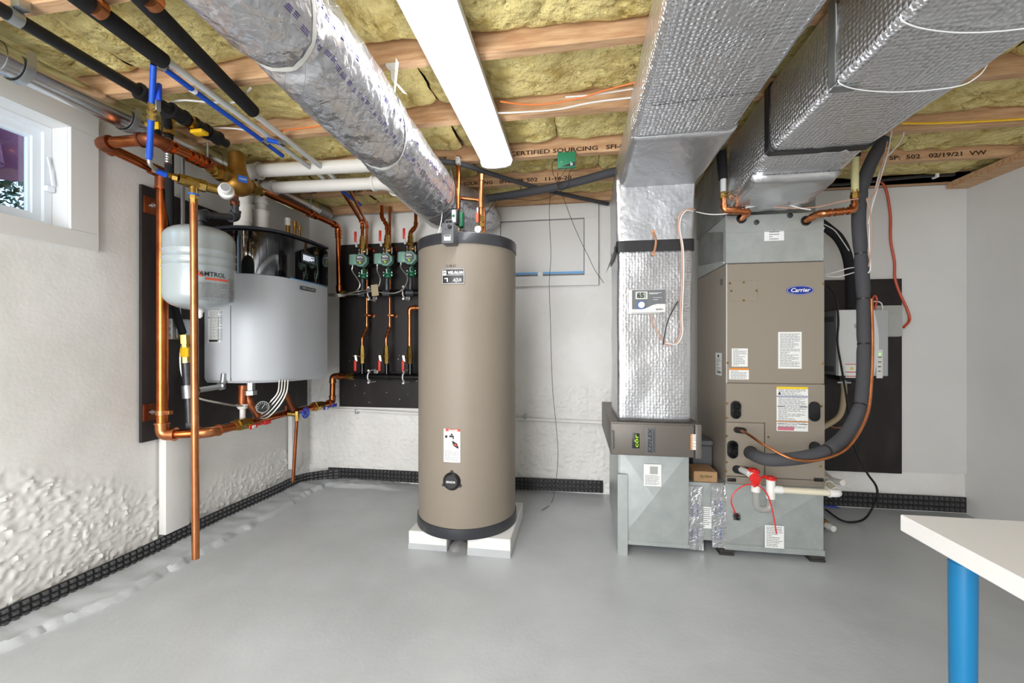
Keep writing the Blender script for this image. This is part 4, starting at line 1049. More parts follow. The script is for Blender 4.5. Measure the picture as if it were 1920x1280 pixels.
obj('top_band', MB().lathe((TC.x, TC.y, 1.692), (0, 0, 1), [(.28, 0), (TR+.006, 0), (TR+.006, .054), (TR+.002, .06), (TR-.01, .062), (.01, .064)], 72), 'tank_trim', t)
tha = atan2(-TC.x, TC.y)      # azimuth of the side facing the camera
def tf(off=0): return fcyl(TC.x, TC.y, TR+.002+off, 0)
def txy(px, py):              # pixel on the tank's surface -> (arc x, z)
    a, b, c = ray(px, py); A_ = a*a+b*b; B_ = -2*(a*TC.x+b*TC.y); C_ = TC.x**2+TC.y**2-(TR+.002)**2
    s = (-B_-sqrt(max(0, B_*B_-4*A_*C_)))/(2*A_); x, y = a*s-TC.x, b*s-TC.y
    return atan2(x, -y)*(TR+.002), CAMH+c*s
f = tf()
x0, z1_ = txy(829, 504); x1, z0_ = txy(871, 532)
o = obj('nameplate', MB().plate(f, x0, x1, z0_, z1_, 0, .002, 8), 'black_plastic', t)
w = x1-x0; h = z1_-z0_
fr = MB()
for (a, b, c, d) in ((x0+.002, x1-.002, z0_+.002, z0_+.004), (x0+.002, x1-.002, z1_-.004, z1_-.002), (x0+.004, x1-.004, z0_+h*.56, z0_+h*.58)): fr.plate(f, a, b, c, d, .002, .0024, 8)
fr.plate(f, x0+.002, x0+.004, z0_+.002, z1_-.002, .002, .0024).plate(f, x1-.004, x1-.002, z0_+.002, z1_-.002, .002, .0024)
fr.plate(f, x0+.007, x0+.026, z1_-.034, z1_-.010, .002, .0024, 2)
obj('frame_line', fr, 'white', o)
obj('lettering', MB().text(f, 'WEIL-McLAIN', x0+w*.61, z1_-.030, .016, .0026, w*.66, bold=.03).text(f, 'AQUA', x0+w*.68, z0_+.012, .02, .0026, w*.36, shear=.2), 'white', o)
obj('logo_mark', MB().text(f, 'W', x0+.0165, z1_-.028, .012, .0028, .015, bold=.03), 'black_plastic', o)
obj('tap_mark', MB().plate(f, x0+w*.13, x0+w*.28, z0_+.028, z0_+.033, .002, .0026).plate(f, x0+w*.23, x0+w*.28, z0_+.012, z0_+.028, .002, .0026), 'white', o)
x_, z_ = txy(845, 502)
obj('date_lettering', MB().text(f, '11-30-21', x_, z_+.004, .014, .0012, .052), 'ink', t)
x0, z1_ = txy(832, 803); x1, z0_ = txy(863, 867)
s_ = sticker(t, f, (x0, x1, z0_, z1_), [(0, .075, 'red_band', .12, 1)], 0, 3, nx=6)
obj('lettering', MB().text(f, 'DANGER', (x0+x1)/2+.008, z1_-.013, .010, .0014, .05, bold=.03), 'white', s_)
w = x1-x0; hh = MB()
hh.plate(f, x0+w*.35, x0+w*.62, z1_-.045, z1_-.035, .001, .0013).plate(f, x0+w*.56, x0+w*.63, z1_-.055, z1_-.04, .001, .0013).plate(f, x0+w*.44, x0+w*.56, z1_-.034, z1_-.025, .001, .0013)
hh.lathe(f(x0+w*.17, z1_-.042, .0009), V(f(0, 0, 1))-V(f(0, 0, 0)), [(.008, 0), (.008, .0006)], 12)
for k in range(5): hh.poly(f, [(x0+w*(.5+.05*k), z1_-.062-.003*abs(k-1)), (x0+w*(.53+.05*k), z1_-.062-.003*abs(k-1)), (x0+w*.72, z1_-.088), (x0+w*.6, z1_-.088)], .001, .0013)
hh.poly(f, [(x0+w*.55, z1_-.078), (x0+w*.8, z1_-.074), (x0+w*.92, z1_-.1), (x0+w*.85, z1_-.105), (x0+w*.6, z1_-.09)], .001, .0014)
obj('warning_pictogram', hh, 'ink', s_)
obj('red_mark', MB().poly(f, [(x0+w*.6, z1_-.082), (x0+w*.76, z1_-.08), (x0+w*.82, z1_-.092), (x0+w*.66, z1_-.088)], .0014, .0018), 'red_band', s_)
obj('fine_print', MB().lines(f, x0+.006, x1-.006, z0_+.008, z1_-.115, 13, .0011, 12), 'ink_soft', s_, kind='stuff')
x_, z_ = txy(847, 902)
n_ = V(f(x_, 0, 1))-V(f(x_, 0, 0)); c_ = V(f(x_, z_, 0))
o = obj('sensor_cap', MB().lathe(c_-n_*.004, n_, [(.048, 0), (.048, .008), (.043, .016), (.036, .020), (.034, .018)], 32), 'black_plastic', t)
fc = flat(c_+n_*.0165, V((0, 0, 1)).cross(n_), (0, 0, 1))
for a in (90, 205, 335): obj('screw_lug', MB().lathe(c_+V(fc(.051*cos(radians(a)), .051*sin(radians(a)), 0))-V(fc(0, 0, 0))-n_*.003, n_, [(.008, 0), (.008, .008)], 10), 'black_plastic', o)
obj('lettering', MB().text(fc, 'SENSOR', 0, -.005, .011, 0, .052, bold=.02), 'white', o)
# aquastat box on the rim
x_, z_ = txy(847, 458)
ux = V(f(x_+.01, 0, 0))-V(f(x_-.01, 0, 0)); ux.normalize(); n_ = V(f(x_, 0, 1))-V(f(x_, 0, 0)); n_.normalize()
c_ = V((TC.x, TC.y, 0))+n_*(TR+.03)
zA, zB = 1.675, 1.782
fa = flat(V((c_.x, c_.y, 0)), ux, (0, 0, 1))
bx = MB(); bmm = bmesh.new()
bx.rbox(-.034, .034, -.05, .034, zA, zB, .006); bx.v = [tuple(V((c_.x, c_.y, 0))+ux*x+n_*(-y-.008)+V((0, 0, z))) for x, y, z in bx.v]
t2 = thing('aquastat', 'grey control box clipped over the front rim of the tall tank', 'control box', V((c_.x, c_.y, zA)))
obj('housing', bx, 'grey_plastic', t2)
f2 = lambda x, y, d: V((c_.x, c_.y, 0))+ux*x+n_*(.042+d)+V((0, 0, y))
sticker(t2, f2, (-.018, .018, zA+.014, zA+.042), [(.05, .25, 'ink', .05, .95)], 5, 6)
obj('dial_knob', MB().lathe(f2(.014, zB-.022, 0), n_, [(.011, 0), (.011, .008), (.007, .012)], 14), 'black_plastic', t2)
obj('cable_hole', MB().lathe(f2(-.008, zB-.034, 0), n_, [(.003, 0), (.003, .001)], 10), 'ink', t2)
obj('top_handle', MB().tube(fillet([f2(-.022, zB-.002, -.02), f2(-.018, zB+.02, -.02), f2(.018, zB+.02, -.02), f2(.022, zB-.002, -.02)], .01), .004, 8), 'grey_plastic', t2)
# tank-top piping
yt = 2.36
def T(px, py, Y=yt): return PY(px, py, Y)
pA = T(862, 300); xa = T(858, 400).x
t = thing('tank_pump', 'black and green pump controller standing on the tall tank top', 'pump', (xa, yt, 1.756))
zc0, zc1 = T(857, 428).z, T(857, 395).z
obj('controller', MB().rbox(xa-.026, xa+.018, yt-.055, yt-.015, zc0+.006, zc1, .012, 3), 'black_plastic', t)
obj('control_face', MB().rbox(xa-.017, xa+.006, yt-.058, yt-.055, zc0+.02, zc1-.012, .005, 2), 'paper', t)
obj('button', MB().lathe((xa-.006, yt-.058, (zc0+zc1)/2+.004), (0, -1, 0), [(.009, 0), (.009, .003), (.006, .004)], 16), 'flange_green', t, 'green round button')
obj('pump_body', MB().rbox(xa-.006, xa+.034, yt-.016, yt+.03, zc0+.004, zc1-.006, .010, 3), 'flange_green', t)
obj('base_fitting', MB().cyl((xa+.004, yt, 1.75), (xa+.004, yt, zc0+.03), .012, 12).cyl((xa+.004, yt, 1.765), (xa+.004, yt, 1.785), .017, 6), 'brass', t)
run('copper_riser', 'left copper pipe rising from the pump on the tall tank to the ceiling', 'pipe', [(xa+.004, yt, zc1-.01), (xa+.004, yt, 2.25)], .0125, 'copper', couple=[(0, .93)])
xb = T(902, 380).x
t = run('copper_riser', 'right copper pipe with fittings rising from the tall tank to the ceiling', 'pipe', [(xb, yt, 1.755), (xb, yt, T(902, 331).z)], .0125, 'copper_bright', couple=[(0, .98), (0, .55), (0, .42)])
obj('cross_pipe', MB().tube(fillet([(xb+.008, yt+.03, 1.756), (xb+.012, yt+.03, T(905, 395).z), (xb-.015, yt+.03, T(890, 372).z), (T(862, 368).x, yt+.03, T(862, 368).z)], .02), .011, 12), 'copper_bright', t)
e = MB()
for za_, zb_, r_ in ((1.77, 1.80, .018), (1.83, 1.85, .020), (1.86, 1.9, .018)): hexnut(e, (xb, yt, za_), (xb, yt, zb_), r_)
obj('union_fitting', e, 'brass', t)
obj('bleed_valve', MB().rbox(xb-.02, xb-.010, yt-.03, yt-.015, 1.905, 1.935, .002), 'zinc', t)
obj('valve_handle', MB().rbox(xb-.024, xb-.008, yt-.034, yt-.028, 1.848, 1.905, .004), 'red_orange', t, 'red orange lever grip')
gc = T(896, 430, yt-.04); t = thing('temperature_gauge', 'small round white dial gauge on top of the tall tank', 'gauge', (gc.x, gc.y, gc.z-.02))
obj('case', MB().lathe(gc, (0, -1, 0), [(.012, -.01), (.0205, -.004), (.0205, .006), (.018, .007)], 24), 'steel', t)
o = obj('dial', MB().lathe(gc+V((0, -.0068, 0)), (0, -1, 0), [(.0175, 0), (.0175, .0008)], 24), 'paper', t)
mk = MB(); fg = fY(gc.y-.0078)
for k in range(11):
    a = radians(-130+26*k); mk.plate(lambda x, y, d, a=a: fg(gc.x+x*cos(a)+y*sin(a), gc.z-x*sin(a)+y*cos(a), d), -.0006, .0006, .011, .016, 0, .0003)
mk.plate(lambda x, y, d: fg(gc.x+x, gc.z+y, d), -.001, .001, -.006, .012, .0003, .0006); obj('dial_markings', mk, 'ink', o)
obj('stem', MB().cyl(gc+V((0, 0, -.0)), (gc.x-.02, gc.y+.02, 1.757), .003, 8), 'black_plastic', t)
wire('white_string', 'thin white string hanging from the foil duct to the tall tank top', 'string', [PY(829, 350, 2.3), PY(829, 385, 2.32), PY(828, 410, 2.34), V((T(826, 437).x, 2.3, 1.76))], .0025, 'cable_white')
wire('sensor_lead', 'white lead lying along the tank rim beside the control box', 'cord', [V((c_.x+.04, c_.y+.03, 1.765)), V((xa+.01, 2.25, 1.765)), V((xa+.05, 2.3, 1.768)), V((xa+.02, 2.36, 1.77))], .0025, 'cable_white')
wire('dark_lead', 'dark cord looping from the pump controller to the tank top', 'cord', [V((xa+.005, yt-.02, zc1+.003)), V((xa+.03, yt-.02, zc1+.008)), V((xa+.045, yt-.02, zc1-.03)), V((xa+.045, yt-.03, 1.80)), V((xa+.03, yt-.03, 1.765))], .0022, 'cable_black')
# ================================================================ DUCTS
def rrect(w, h, r, st):
    """rounded rectangle outline, w x h centred, vertices about st apart"""
    pts = []
    for (cx, cy, a0) in ((w/2-r, h/2-r, 0), (-w/2+r, h/2-r, 90), (-w/2+r, -h/2+r, 180), (w/2-r, -h/2+r, 270)):
        arc = [(cx+r*cos(radians(a0+q)), cy+r*sin(radians(a0+q))) for q in (0, 22.5, 45, 67.5, 90)]
        if pts:
            p = pts[-1]; q = arc[0]; d = math.hypot(q[0]-p[0], q[1]-p[1]); n = max(1, int(d/st))
            for k in range(1, n): pts.append((p[0]+(q[0]-p[0])*k/n, p[1]+(q[1]-p[1])*k/n))
        pts += arc
    p = pts[-1]; q = pts[0]; d = math.hypot(q[0]-p[0], q[1]-p[1]); n = max(1, int(d/st))
    for k in range(1, n): pts.append((p[0]+(q[0]-p[0])*k/n, p[1]+(q[1]-p[1])*k/n))
    return pts
def wrapped(p0, p1, ux, uz, w0, h0, w1, h1, r=.03, amp=.004, st=.03, seed=0, nfreq=7):
    p0, p1 = V(p0), V(p1); ux, uz = V(ux), V(uz); L_ = (p1-p0).length; n = max(2, int(L_/st)); k = None
    base = rrect(1, 1, .08, 10); vs = []; o = rrect(w0, h0, r, .03); m = len(o)
    for i in range(n+1):
        s = i/n; c = p0.lerp(p1, s); w = w0+(w1-w0)*s; h = h0+(h1-h0)*s
        for (x, y) in o:
            p = c+ux*(x*w/w0)+uz*(y*h/h0)
            d = (ux*x+uz*y).normalized(); e = amp*(nz(p.x*nfreq+seed, p.y*nfreq, p.z*nfreq)+.5*nz(p.x*nfreq*3, p.y*nfreq*3+seed, p.z*nfreq*3))
            vs.append(p+d*e)
    fs = [(i*m+k, i*m+(k+1) % m, (i+1)*m+(k+1) % m, (i+1)*m+k) for i in range(n) for k in range(m)]
    fs += [tuple(range(m))[::-1], tuple(range(n*m, (n+1)*m))]
    return MB().add(vs, fs)
X_, Z_, Y_ = (1, 0, 0), (0, 0, 1), (0, 1, 0)
# return trunk + riser
t = thing('return_duct', 'big foil bubble-wrapped duct running overhead and dropping to the filter cabinet', 'duct', (.43, 2.58, .75))
obj('trunk', wrapped((.455, -1.2, 2.137), (.44, 2.55, 2.137), X_, Z_, .44, .195, .42, .195, .035, .006, seed=1), 'foil_bubble', t, sharp=2)
obj('riser', wrapped((.394, 2.425, .749), (.40, 2.425, 2.10), X_, Y_, .365, .40, .375, .40, .02, .005, seed=4), 'foil_bubble_flat', t, sharp=2)
obj('throat_wrap', wrapped((.396, 2.425, 1.66), (.402, 2.43, 2.03), X_, Y_, .380, .415, .395, .43, .02, .006, seed=9), 'foil_flat', t, sharp=2)
obj('elbow_tape', wrapped((.450, 1.85, 2.134), (.41, 2.25, 2.06), X_, Z_, .425, .198, .385, .215, .03, .004, seed=7), 'foil_flat', t, sharp=2)
m_ = MB()
for k in range(9):
    x = .27+k*.045; m_.tube([(x+.004*sin(y*3+k), y, 2.0388-.002*nz(x*7, y*7)) for y in [(-1.2+.15*j) for j in range(21)]], .0011, 4)
obj('quilt_seam', m_, 'foil_bubble', t, kind='stuff')
f = lambda x, y, d: (x, y, 2.034-d)
obj('stamp_lettering', MB().text(lambda x, y, d: (x, y-.09*(x-.45), 2.033-d), 'ASTM E84-08, 2020, FLAME SPREAD 25, SMOKE 50  ASTM E96', .455, PZ(1350, 178, 2.04).y, .010, 0, .36, bold=.02), 'ink', t)
tz = PY(1228, 460, 2.22).z
o = obj('tape_band', MB().add(*(lambda q: (q.v, q.f))(wrapped((.398, 2.425, tz-.03), (.398, 2.425, tz+.028), X_, Y_, .386, .422, .386, .422, .02, .001))), 'tape_black', t, 'black tape band around the riser')
obj('tape_tail', MB().add([(.204, 2.22, tz+.01), (.203, 2.26, tz-.03), (.150, 2.20, tz-.14), (.163, 2.18, tz-.10)], [(0, 1, 2, 3), (3, 2, 1, 0)]), 'ink_soft', t)
# supply trunk and boot
t = thing('supply_duct', 'foil bubble-wrapped duct overhead at right, feeding down to the air handler', 'duct', (1.0, 2.1, 1.9))
obj('trunk', wrapped((1.0, -1.2, 2.09), (.985, 1.88, 2.09), X_, Z_, .39, .285, .39, .285, .03, .006, seed=11), 'foil_bubble', t, sharp=2)
bt = MB()
q = wrapped((.985, 1.885, 2.09), (.985, 2.36, 2.045), X_, Z_, .385, .28, .40, .34, .03, .010, seed=15, nfreq=9); obj('boot', q, 'foil_bubble', t, sharp=2)
obj('belly_wrap', wrapped((.985, 2.05, 1.925), (.985, 2.38, 1.885), X_, Z_, .37, .07, .375, .06, .03, .012, seed=16, nfreq=11), 'foil_flat', t, sharp=2)
e = MB(); fq = wrapped((.985, 1.865, 2.09), (.985, 1.905, 2.09), X_, Z_, .398, .293, .398, .293, .02, 0); obj('tape_band', fq, 'tape_black', t, 'black tape band')
obj('stand_bracket', MB().box(.787, .79, 1.42, 1.455, 1.955, 2.23).box(.787, .86, 1.42, 1.455, 1.943, 1.946), 'galv_dull', t)
obj('stamp_lettering', MB().text(lambda x, y, d: (x, y, 1.945-d-(y-1.885)*.12), 'ASTM E84-08, 2020, FLAME SPREAD INDEX 25 SMOKE', .985, 2.03, .012, .011, .30, bold=.02), 'ink', t)
for i, yy in enumerate((.98, 1.17, 1.42)):
    pts = [(.79, yy, 2.2), (.796, yy, 2.0), (.81, yy, 1.945), (.95, yy+.04, 1.936), (1.1, yy+.05, 1.936), (1.175, yy+.03, 1.942), (1.2, yy, 2.0), (1.198, yy-.02, 2.2)]
    obj('twine_loop', MB().tube(spline(pts, 6), .0018, 6), 'twine', t)
obj('metal_collar', MB().box(.80, 1.29, 2.5, 2.96, 1.85, 2.225), 'galv_dull', t)
t = thing('wrapped_branch', 'small crumpled foil-wrapped pipe at the upper right beyond the supply duct', 'duct', (1.5, 1.4, 2.1))
obj('wrap', MB().tube([(1.20, 1.62, 2.19), (1.32, 1.60, 2.185), (1.5, 1.56, 2.185), (1.9, 1.5, 2.185)], [.03, .038, .042, .045], 20), 'foil_crumple', t, sharp=2)

# round flexible duct, real crumple in the mesh
cl_ = spline([V((-.79, -.7, 2.05)), V((-.79, .3, 2.05)), V((-.80, 1.0, 2.05)), V((-.815, 1.5, 2.045)), V((-.84, 2.05, 2.045)), V((-.835, 2.42, 2.04)), V((-.80, 2.65, 2.055)), V((-.74, 2.85, 2.09)), V((-.69, 3.02, 2.11)), V((-.66, 3.2, 2.12))], 24)
FR = .145
def tubeframe(pts):
    out = []; n = len(pts); tan = [(pts[min(i+1, n-1)]-pts[max(i-1, 0)]).normalized() for i in range(n)]; x = V((1, 0, 0))
    for i in range(n):
        x = (x-tan[i]*x.dot(tan[i])).normalized(); out.append((pts[i], x, tan[i].cross(x)))
    return out
fr = tubeframe(cl_); nF = len(fr); straps_i = []
def strapd(y): return sum(-.012*math.exp(-((y-s)/.035)**2) for s in (1.05, 1.68, 2.36))
def fsurf(i, a, off=0):
    i0 = int(min(nF-2, max(0, i))); k = i-i0; c = fr[i0][0].lerp(fr[i0+1][0], k); x = fr[i0][1]; y = fr[i0][2]
    d = x*cos(a)+y*sin(a); tp = 1-.5*sst(nF*.78, nF-1, i)
    rr_ = FR*tp*(1+.03*nz(i*.1, cos(a)*1.3, sin(a)*1.3)) + .006*abs(nz(c.y*14, cos(a)*5, sin(a)*5))+.004*nz(c.y*35, cos(a)*11, sin(a)*11)+strapd(c.y)
    p = c+d*(rr_+off)
    if p.z > 2.228: p.z = 2.228
    return p
ns, sub = 84, 3
vs = [fsurf(i/sub, 2*pi*k/ns) for i in range((nF-1)*sub+1) for k in range(ns)]; nr = (nF-1)*sub+1
fs = [(i*ns+k, i*ns+(k+1) % ns, (i+1)*ns+(k+1) % ns, (i+1)*ns+k) for i in range(nr-1) for k in range(ns)]
fs += [tuple(range(ns))[::-1], tuple(range((nr-1)*ns, nr*ns))]
t = thing('flexible_duct', 'round crumpled foil flexible duct hung by white straps, left of the ceiling light', 'duct', (-.82, 1.5, 1.9))
obj('foil_jacket', MB().add(vs, fs), 'foil_crumple', t, sharp=2.5)
sc = MB()
for k in range(14):      # reinforcing scrim showing through the foil
    for sgn in (-1, 1):
        for j in range(0, nF-1):
            a0, a1 = 2*pi*k/14+sgn*j*.13, 2*pi*k/14+sgn*(j+1)*.13
            p0_, p1_ = fsurf(j, a0, .0006), fsurf(j+1, a1, .0006)
            if p0_.y < .75 or p0_.z > 2.2: continue
            w = V((0, .0009, 0)); m0 = fsurf(j+.5, (a0+a1)/2, .0008)
            sc.add([p0_-w, p0_+w, m0+w, m0-w], [(0, 1, 2, 3)]); sc.add([m0-w, m0+w, p1_+w, p1_-w], [(0, 1, 2, 3)])
obj('scrim', sc, 'scrim', t, kind='stuff')
ps = MB(); rp = random.Random(2)
for row, a_ in enumerate((.62, .12)):
    i = 40
    while i < nF-30:
        L_ = rp.uniform(.3, 1.1); a0 = a_+rp.uniform(-.05, .05)
        for q in range(3):
            aa = a0+q*.035
            ps.add([fsurf(i, aa, .001), fsurf(i+L_, aa, .001), fsurf(i+L_, aa+.018, .001), fsurf(i, aa+.018, .001)], [(0, 1, 2, 3)])
        i += L_+rp.uniform(.2, .9)
obj('print_stripe', ps, 'foil_stripe', t, kind='stuff')
def strap(y, lab, a_from=205, a_to=-25, up_l=(-1.02, None), up_r=None, tilt=0):
    i = min(range(nF), key=lambda q: abs(fr[q][0].y-y)); m_ = MB(); arc = []
    for k in range(28):
        a = radians(a_from+(a_to-a_from)*k/27); s_i = -tilt*(1-sin(a)) if cos(a) > 0 else 0; arc.append((fsurf(i+s_i-.35, a, .002), fsurf(i+s_i+.35, a, .002)))
    q0, q1 = arc[-1]; 
    if up_r: arc.append((V(up_r)-V((0, .014, 0)), V(up_r)+V((0, .014, 0))))
    q0, q1 = arc[0]
    if up_l: arc.insert(0, (V(up_l)-V((0, .014, 0)), V(up_l)+V((0, .014, 0))))
    vs = []
    for a, b in arc: vs += [a, b]
    n_ = len(vs); vs2 = vs+[v+V((0, 0, -.0015)) for v in vs]
    fs = [(2*k, 2*k+1, 2*k+3, 2*k+2) for k in range(len(arc)-1)]+[(n_+2*k+2, n_+2*k+3, n_+2*k+1, n_+2*k) for k in range(len(arc)-1)]
    return obj('hanging_strap', m_.add(vs2, fs), 'strap_white', None, lab, 'strap', 'straps around the foil duct', sharp=3)
strap(1.05, 'white strap around the foil duct, nearest the front of the room', up_r=(-.66, .93, 2.234), up_l=(-.97, 1.10, 2.234), tilt=5)
s2 = strap(1.68, 'white strap around the middle of the foil duct with a loose tail', tilt=6, up_r=(-.675, 1.50, 2.232), up_l=(-1.0, 1.66, 2.232))
tl = [P(735, 124, 1.62), P(738, 150, 1.61), P(748, 162, 1.6), P(760, 176, 1.6)]
vs = []
for p in spline(tl, 4): vs += [p-V((.008, 0, -.003)), p+V((.008, 0, -.003))]
n_ = len(vs)//2
obj('strap_tail', MB().add(vs+[v+V((0, -.001, 0)) for v in vs], [(2*k, 2*k+1, 2*k+3, 2*k+2) for k in range(n_-1)]+[(2*n_+2*k+2, 2*n_+2*k+3, 2*n_+2*k+1, 2*n_+2*k) for k in range(n_-1)]), 'strap_white', s2)
obj('screw_tab', MB().rbox(tl[0].x-.018, tl[0].x+.022, tl[0].y-.02, tl[0].y+.01, 2.222, 2.234, .003), 'strap_white', s2)
strap(2.36, 'white strap around the far end of the foil duct above the tall tank', up_r=PZ(843, 310, 2.23), up_l=(-1.0, 2.36, 2.232))

# ================================================================ AIR HANDLER
HY, HX0, HX1, HYB = 2.43, .809, 1.298, 2.98
def hz(py): return CAMH+(HY/1.084)*(645-py)/F
z_b, z_s, z_m, z_t, z_g = .39, .428, hz(719), hz(492), 1.86
t = thing('air_handler', 'tall taupe air handler cabinet with blue oval badge on a metal base', 'air handler', (1.05, 2.7, z_b))
obj('cabinet', MB().rbox(HX0, HX1, HY+.012, HYB, z_b, z_t, .003, 1), 'taupe', t)
obj('upper_panel', MB().rbox(HX0, HX1, HY, HY+.0115, z_m+.002, z_t-.001, .003, 1), 'taupe', t)
xs = PY(1434, 840, HY).x; zq = hz(793)
pl = MB()
pl.prism([(x, HY, z) for x, z in ((HX0, zq+.002), (xs+.002, zq+.002), (xs+.002, z_s+.002), (HX1, z_s+.002), (HX1, z_m-.002), (HX0, z_m-.002))], (0, .0115, 0))
obj('lower_panel', pl, 'taupe', t)
obj('access_panel', MB().rbox(HX0, xs-.002, HY-.001, HY+.0115, z_s+.002, zq-.002, .002, 1), 'taupe', t)
obj('bottom_rail', MB().rbox(HX0, HX1, HY-.002, HY+.0115, z_b, z_s-.001, .002, 1), 'taupe', t)
F_ = fY(HY)
def R_(px0, py0, px1, py1): return rectY(px0, py0, px1, py1, HY)
x0, x1, z0, z1 = R_(1368, 526, 1420, 565)
o = obj('cover_plate', MB().rbox(x0, x1, HY-.0022, HY, z0, z1, .001, 1), 'taupe', t)
sc = MB()
for px, py in ((1368.5, 531), (1394, 529), (1394, 563), (1371, 545.5), (1418, 545)): c = PY(px, py, HY); sc.lathe((c.x, HY-.002, c.z), (0, -1, 0), [(.006, 0), (.006, .002), (.004, .004)], 8)
obj('brass_screw', sc, 'brass', o, kind='stuff')
sc = MB()
for px, py in ((1364, 680), (1542, 681), (1543, 532), (1363, 756), (1363, 783), (1362, 817), (1362, 866), (1440, 819), (1439, 872), (1540, 761), (1538, 874), (1361, 883)):
    c = PY(px, py, HY); sc.lathe((c.x, HY-.001, c.z), (0, -1, 0), [(.006, 0), (.006, .002), (.004, .004)], 8)
obj('brass_screw', sc, 'brass', t, kind='stuff')
# badge
x0, x1, z0, z1 = R_(1474, 535, 1526, 553); cx, cz_ = (x0+x1)/2, (z0+z1)/2
el = lambda a, b: [(cx+a*cos(2*pi*k/40), cz_+b*sin(2*pi*k/40)) for k in range(40)]
bd = obj('badge', MB().poly(F_, el((x1-x0)/2, (z1-z0)/2), 0, .002), 'blue_logo', t, 'blue oval badge')
rg = MB(); oo = el((x1-x0)/2*.95, (z1-z0)/2*.9); ii = el((x1-x0)/2*.925, (z1-z0)/2*.85)
rg.add([F_(x, y, .0024) for x, y in oo+ii], [(k, (k+1) % 40, 40+(k+1) % 40, 40+k) for k in range(40)])
rg.text(F_, 'Carrier', cx, cz_-.009, .022, .0025, (x1-x0)*.70, shear=.25, bold=.02)
obj('lettering', rg, 'white', bd)
# labels
sticker(t, F_, R_(1459, 622, 1503, 691), [], 24, 21)
sticker(t, F_, R_(1372, 653, 1402, 687), [], 12, 22)
sticker(t, F_, R_(1367, 690, 1404, 711), [(0, .17, 'orange_band')], 6, 23)
r = R_(1456, 725, 1515, 808)
s_ = sticker(t, F_, r, [(0, .05, 'yellow_band'), (.21, .23, 'blue_band'), (.44, .455, 'ink', .02, .26), (.44, .455, 'ink', .74, .98), (.77, .8, 'orange_band'), (.835, .85, 'ink', .02, .3), (.835, .85, 'ink', .7, .98), (.9, .985, 'pink_band', .03, .56)], 0, 24)
obj('fine_print', MB().lines(F_, r[0]+.008, r[1]-.008, r[2]+.015, r[3]-.012, 34, .0012, 25), 'ink_soft', s_, kind='stuff')
obj('hazard_mark', MB().poly(F_, [(r[0]+.006, r[3]-.042), (r[0]+.022, r[3]-.042), (r[0]+.014, r[3]-.026)], .0012, .0016), 'ink', s_)
fS = lambda x, y, d: (HX0-.0005-d, -x, y)      # left side of the cabinet, facing -X
y0_ = 2.46
sticker(t, fS, (-2.60, -2.50, CAMH-.02-(2.24)*55/780+.0, CAMH-(2.3)*17/780), [(.08, .2, 'ink', .35, .6), (.82, .88, 'ink', .3, .9)], 9, 27)
# ports
def oval(px, py, w, h, holes, nm='pipe_port', lab=None, ang=0, m='black_plastic'):
    c = PY(px, py, HY); n_ = 12; pts = []
    r = w/2; hh = h/2-r
    for k in range(n_+1): a = pi*k/n_; pts.append((r*cos(a), hh+r*sin(a)))
    for k in range(n_+1): a = pi+pi*k/n_; pts.append((r*cos(a), -hh+r*sin(a)))
    pts = [(c.x+x*cos(ang)-y*sin(ang), c.z+x*sin(ang)+y*cos(ang)) for x, y in pts]
    o = obj(nm, MB().poly(F_, pts, 0, .009).poly(F_, [(c.x+(x-c.x)*.88, c.z+(y-c.z)*.93) for x, y in pts], .009, .013), m, t, lab)
    for s in holes:
        obj('port_ring', MB().lathe((c.x, HY-.012, c.z+s*hh*.95), (0, -1, 0), [(r*.8, 0), (r*.8, .008), (r*.65, .008), (r*.62, .001), (.001, .0012)], 22), 'black_gloss', o)
    return c
oval(1379, 768, .052, .098, (1, -1)); oval(1373, 842, .054, .098, (1, -1), lab='black double port with open holes')
oval(1526, 771, .054, .105, ()); oval(1527, 838, .054, .06, ())
oval(1387, 806, .032, .065, (), ang=pi/2-.1); oval(1391, 881, .042, .10, (), ang=pi/2-.15)
c = PY(1407, 848, HY); obj('port_ring', MB().lathe((c.x, HY, c.z), (0, -1, 0), [(.036, 0), (.036, .006), (.03, .006)], 22), 'black_plastic', t)
for px in (1371, 1534): c = PY(px, 899, HY); obj('latch', MB().rbox(c.x-.022, c.x+.022, HY-.010, HY-.001, c.z-.008, c.z+.010, .002), 'black_plastic', t)
obj('rim_seam', MB().box(HX0+.001, HX0+.004, HY-.0015, HY, z_m, z_t), 'paper', t)
obj('knockout', MB().lathe((HX0-.001, 2.5, 1.50), (-1, 0, 0), [(.02, 0), (.02, .002), (.016, .002), (.016, .0005)], 20), 'taupe_dark', t)
# coil plenum above
t = thing('coil_plenum', 'galvanized sheet metal plenum between the air handler and foil duct', 'plenum', (1.05, 2.7, z_t))
obj('housing', MB().rbox(HX0-.004, HX1-.006, HY-.006, HYB-.02, z_t+.001, z_g-.01, .002, 1), 'galv', t)
obj('seam_fold', MB().box(HX0-.004, HX1-.006, HY-.009, HY-.006, hz(434)-.002, hz(434)+.002), 'galv', t)
obj('side_flange', MB().hexa([(HX0-.007, HY+.02, z_t+.02), (HX0-.004, HY+.02, z_t+.02), (HX0-.004, HYB-.05, z_t+.08), (HX0-.007, HYB-.05, z_t+.08), (HX0-.007, HY+.02, z_t+.18), (HX0-.004, HY+.02, z_t+.18), (HX0-.004, HYB-.05, z_t+.3), (HX0-.007, HYB-.05, z_t+.3)]), 'galv_dull', t)
GF = fY(HY-.006)
sticker(t, GF, rectY(1433, 432, 1470, 451, HY-.006), [], 4, 31, margins=.25)
for px, py in ((1418, 417), (1481, 404)):
    c = PY(px, py, HY-.006); obj('test_port', MB().lathe((c.x, HY-.006, c.z), (0, -1, 0), [(.014, 0), (.014, .005), (.008, .006), (.008, .003), (.001, .004)], 16), 'iron', t)
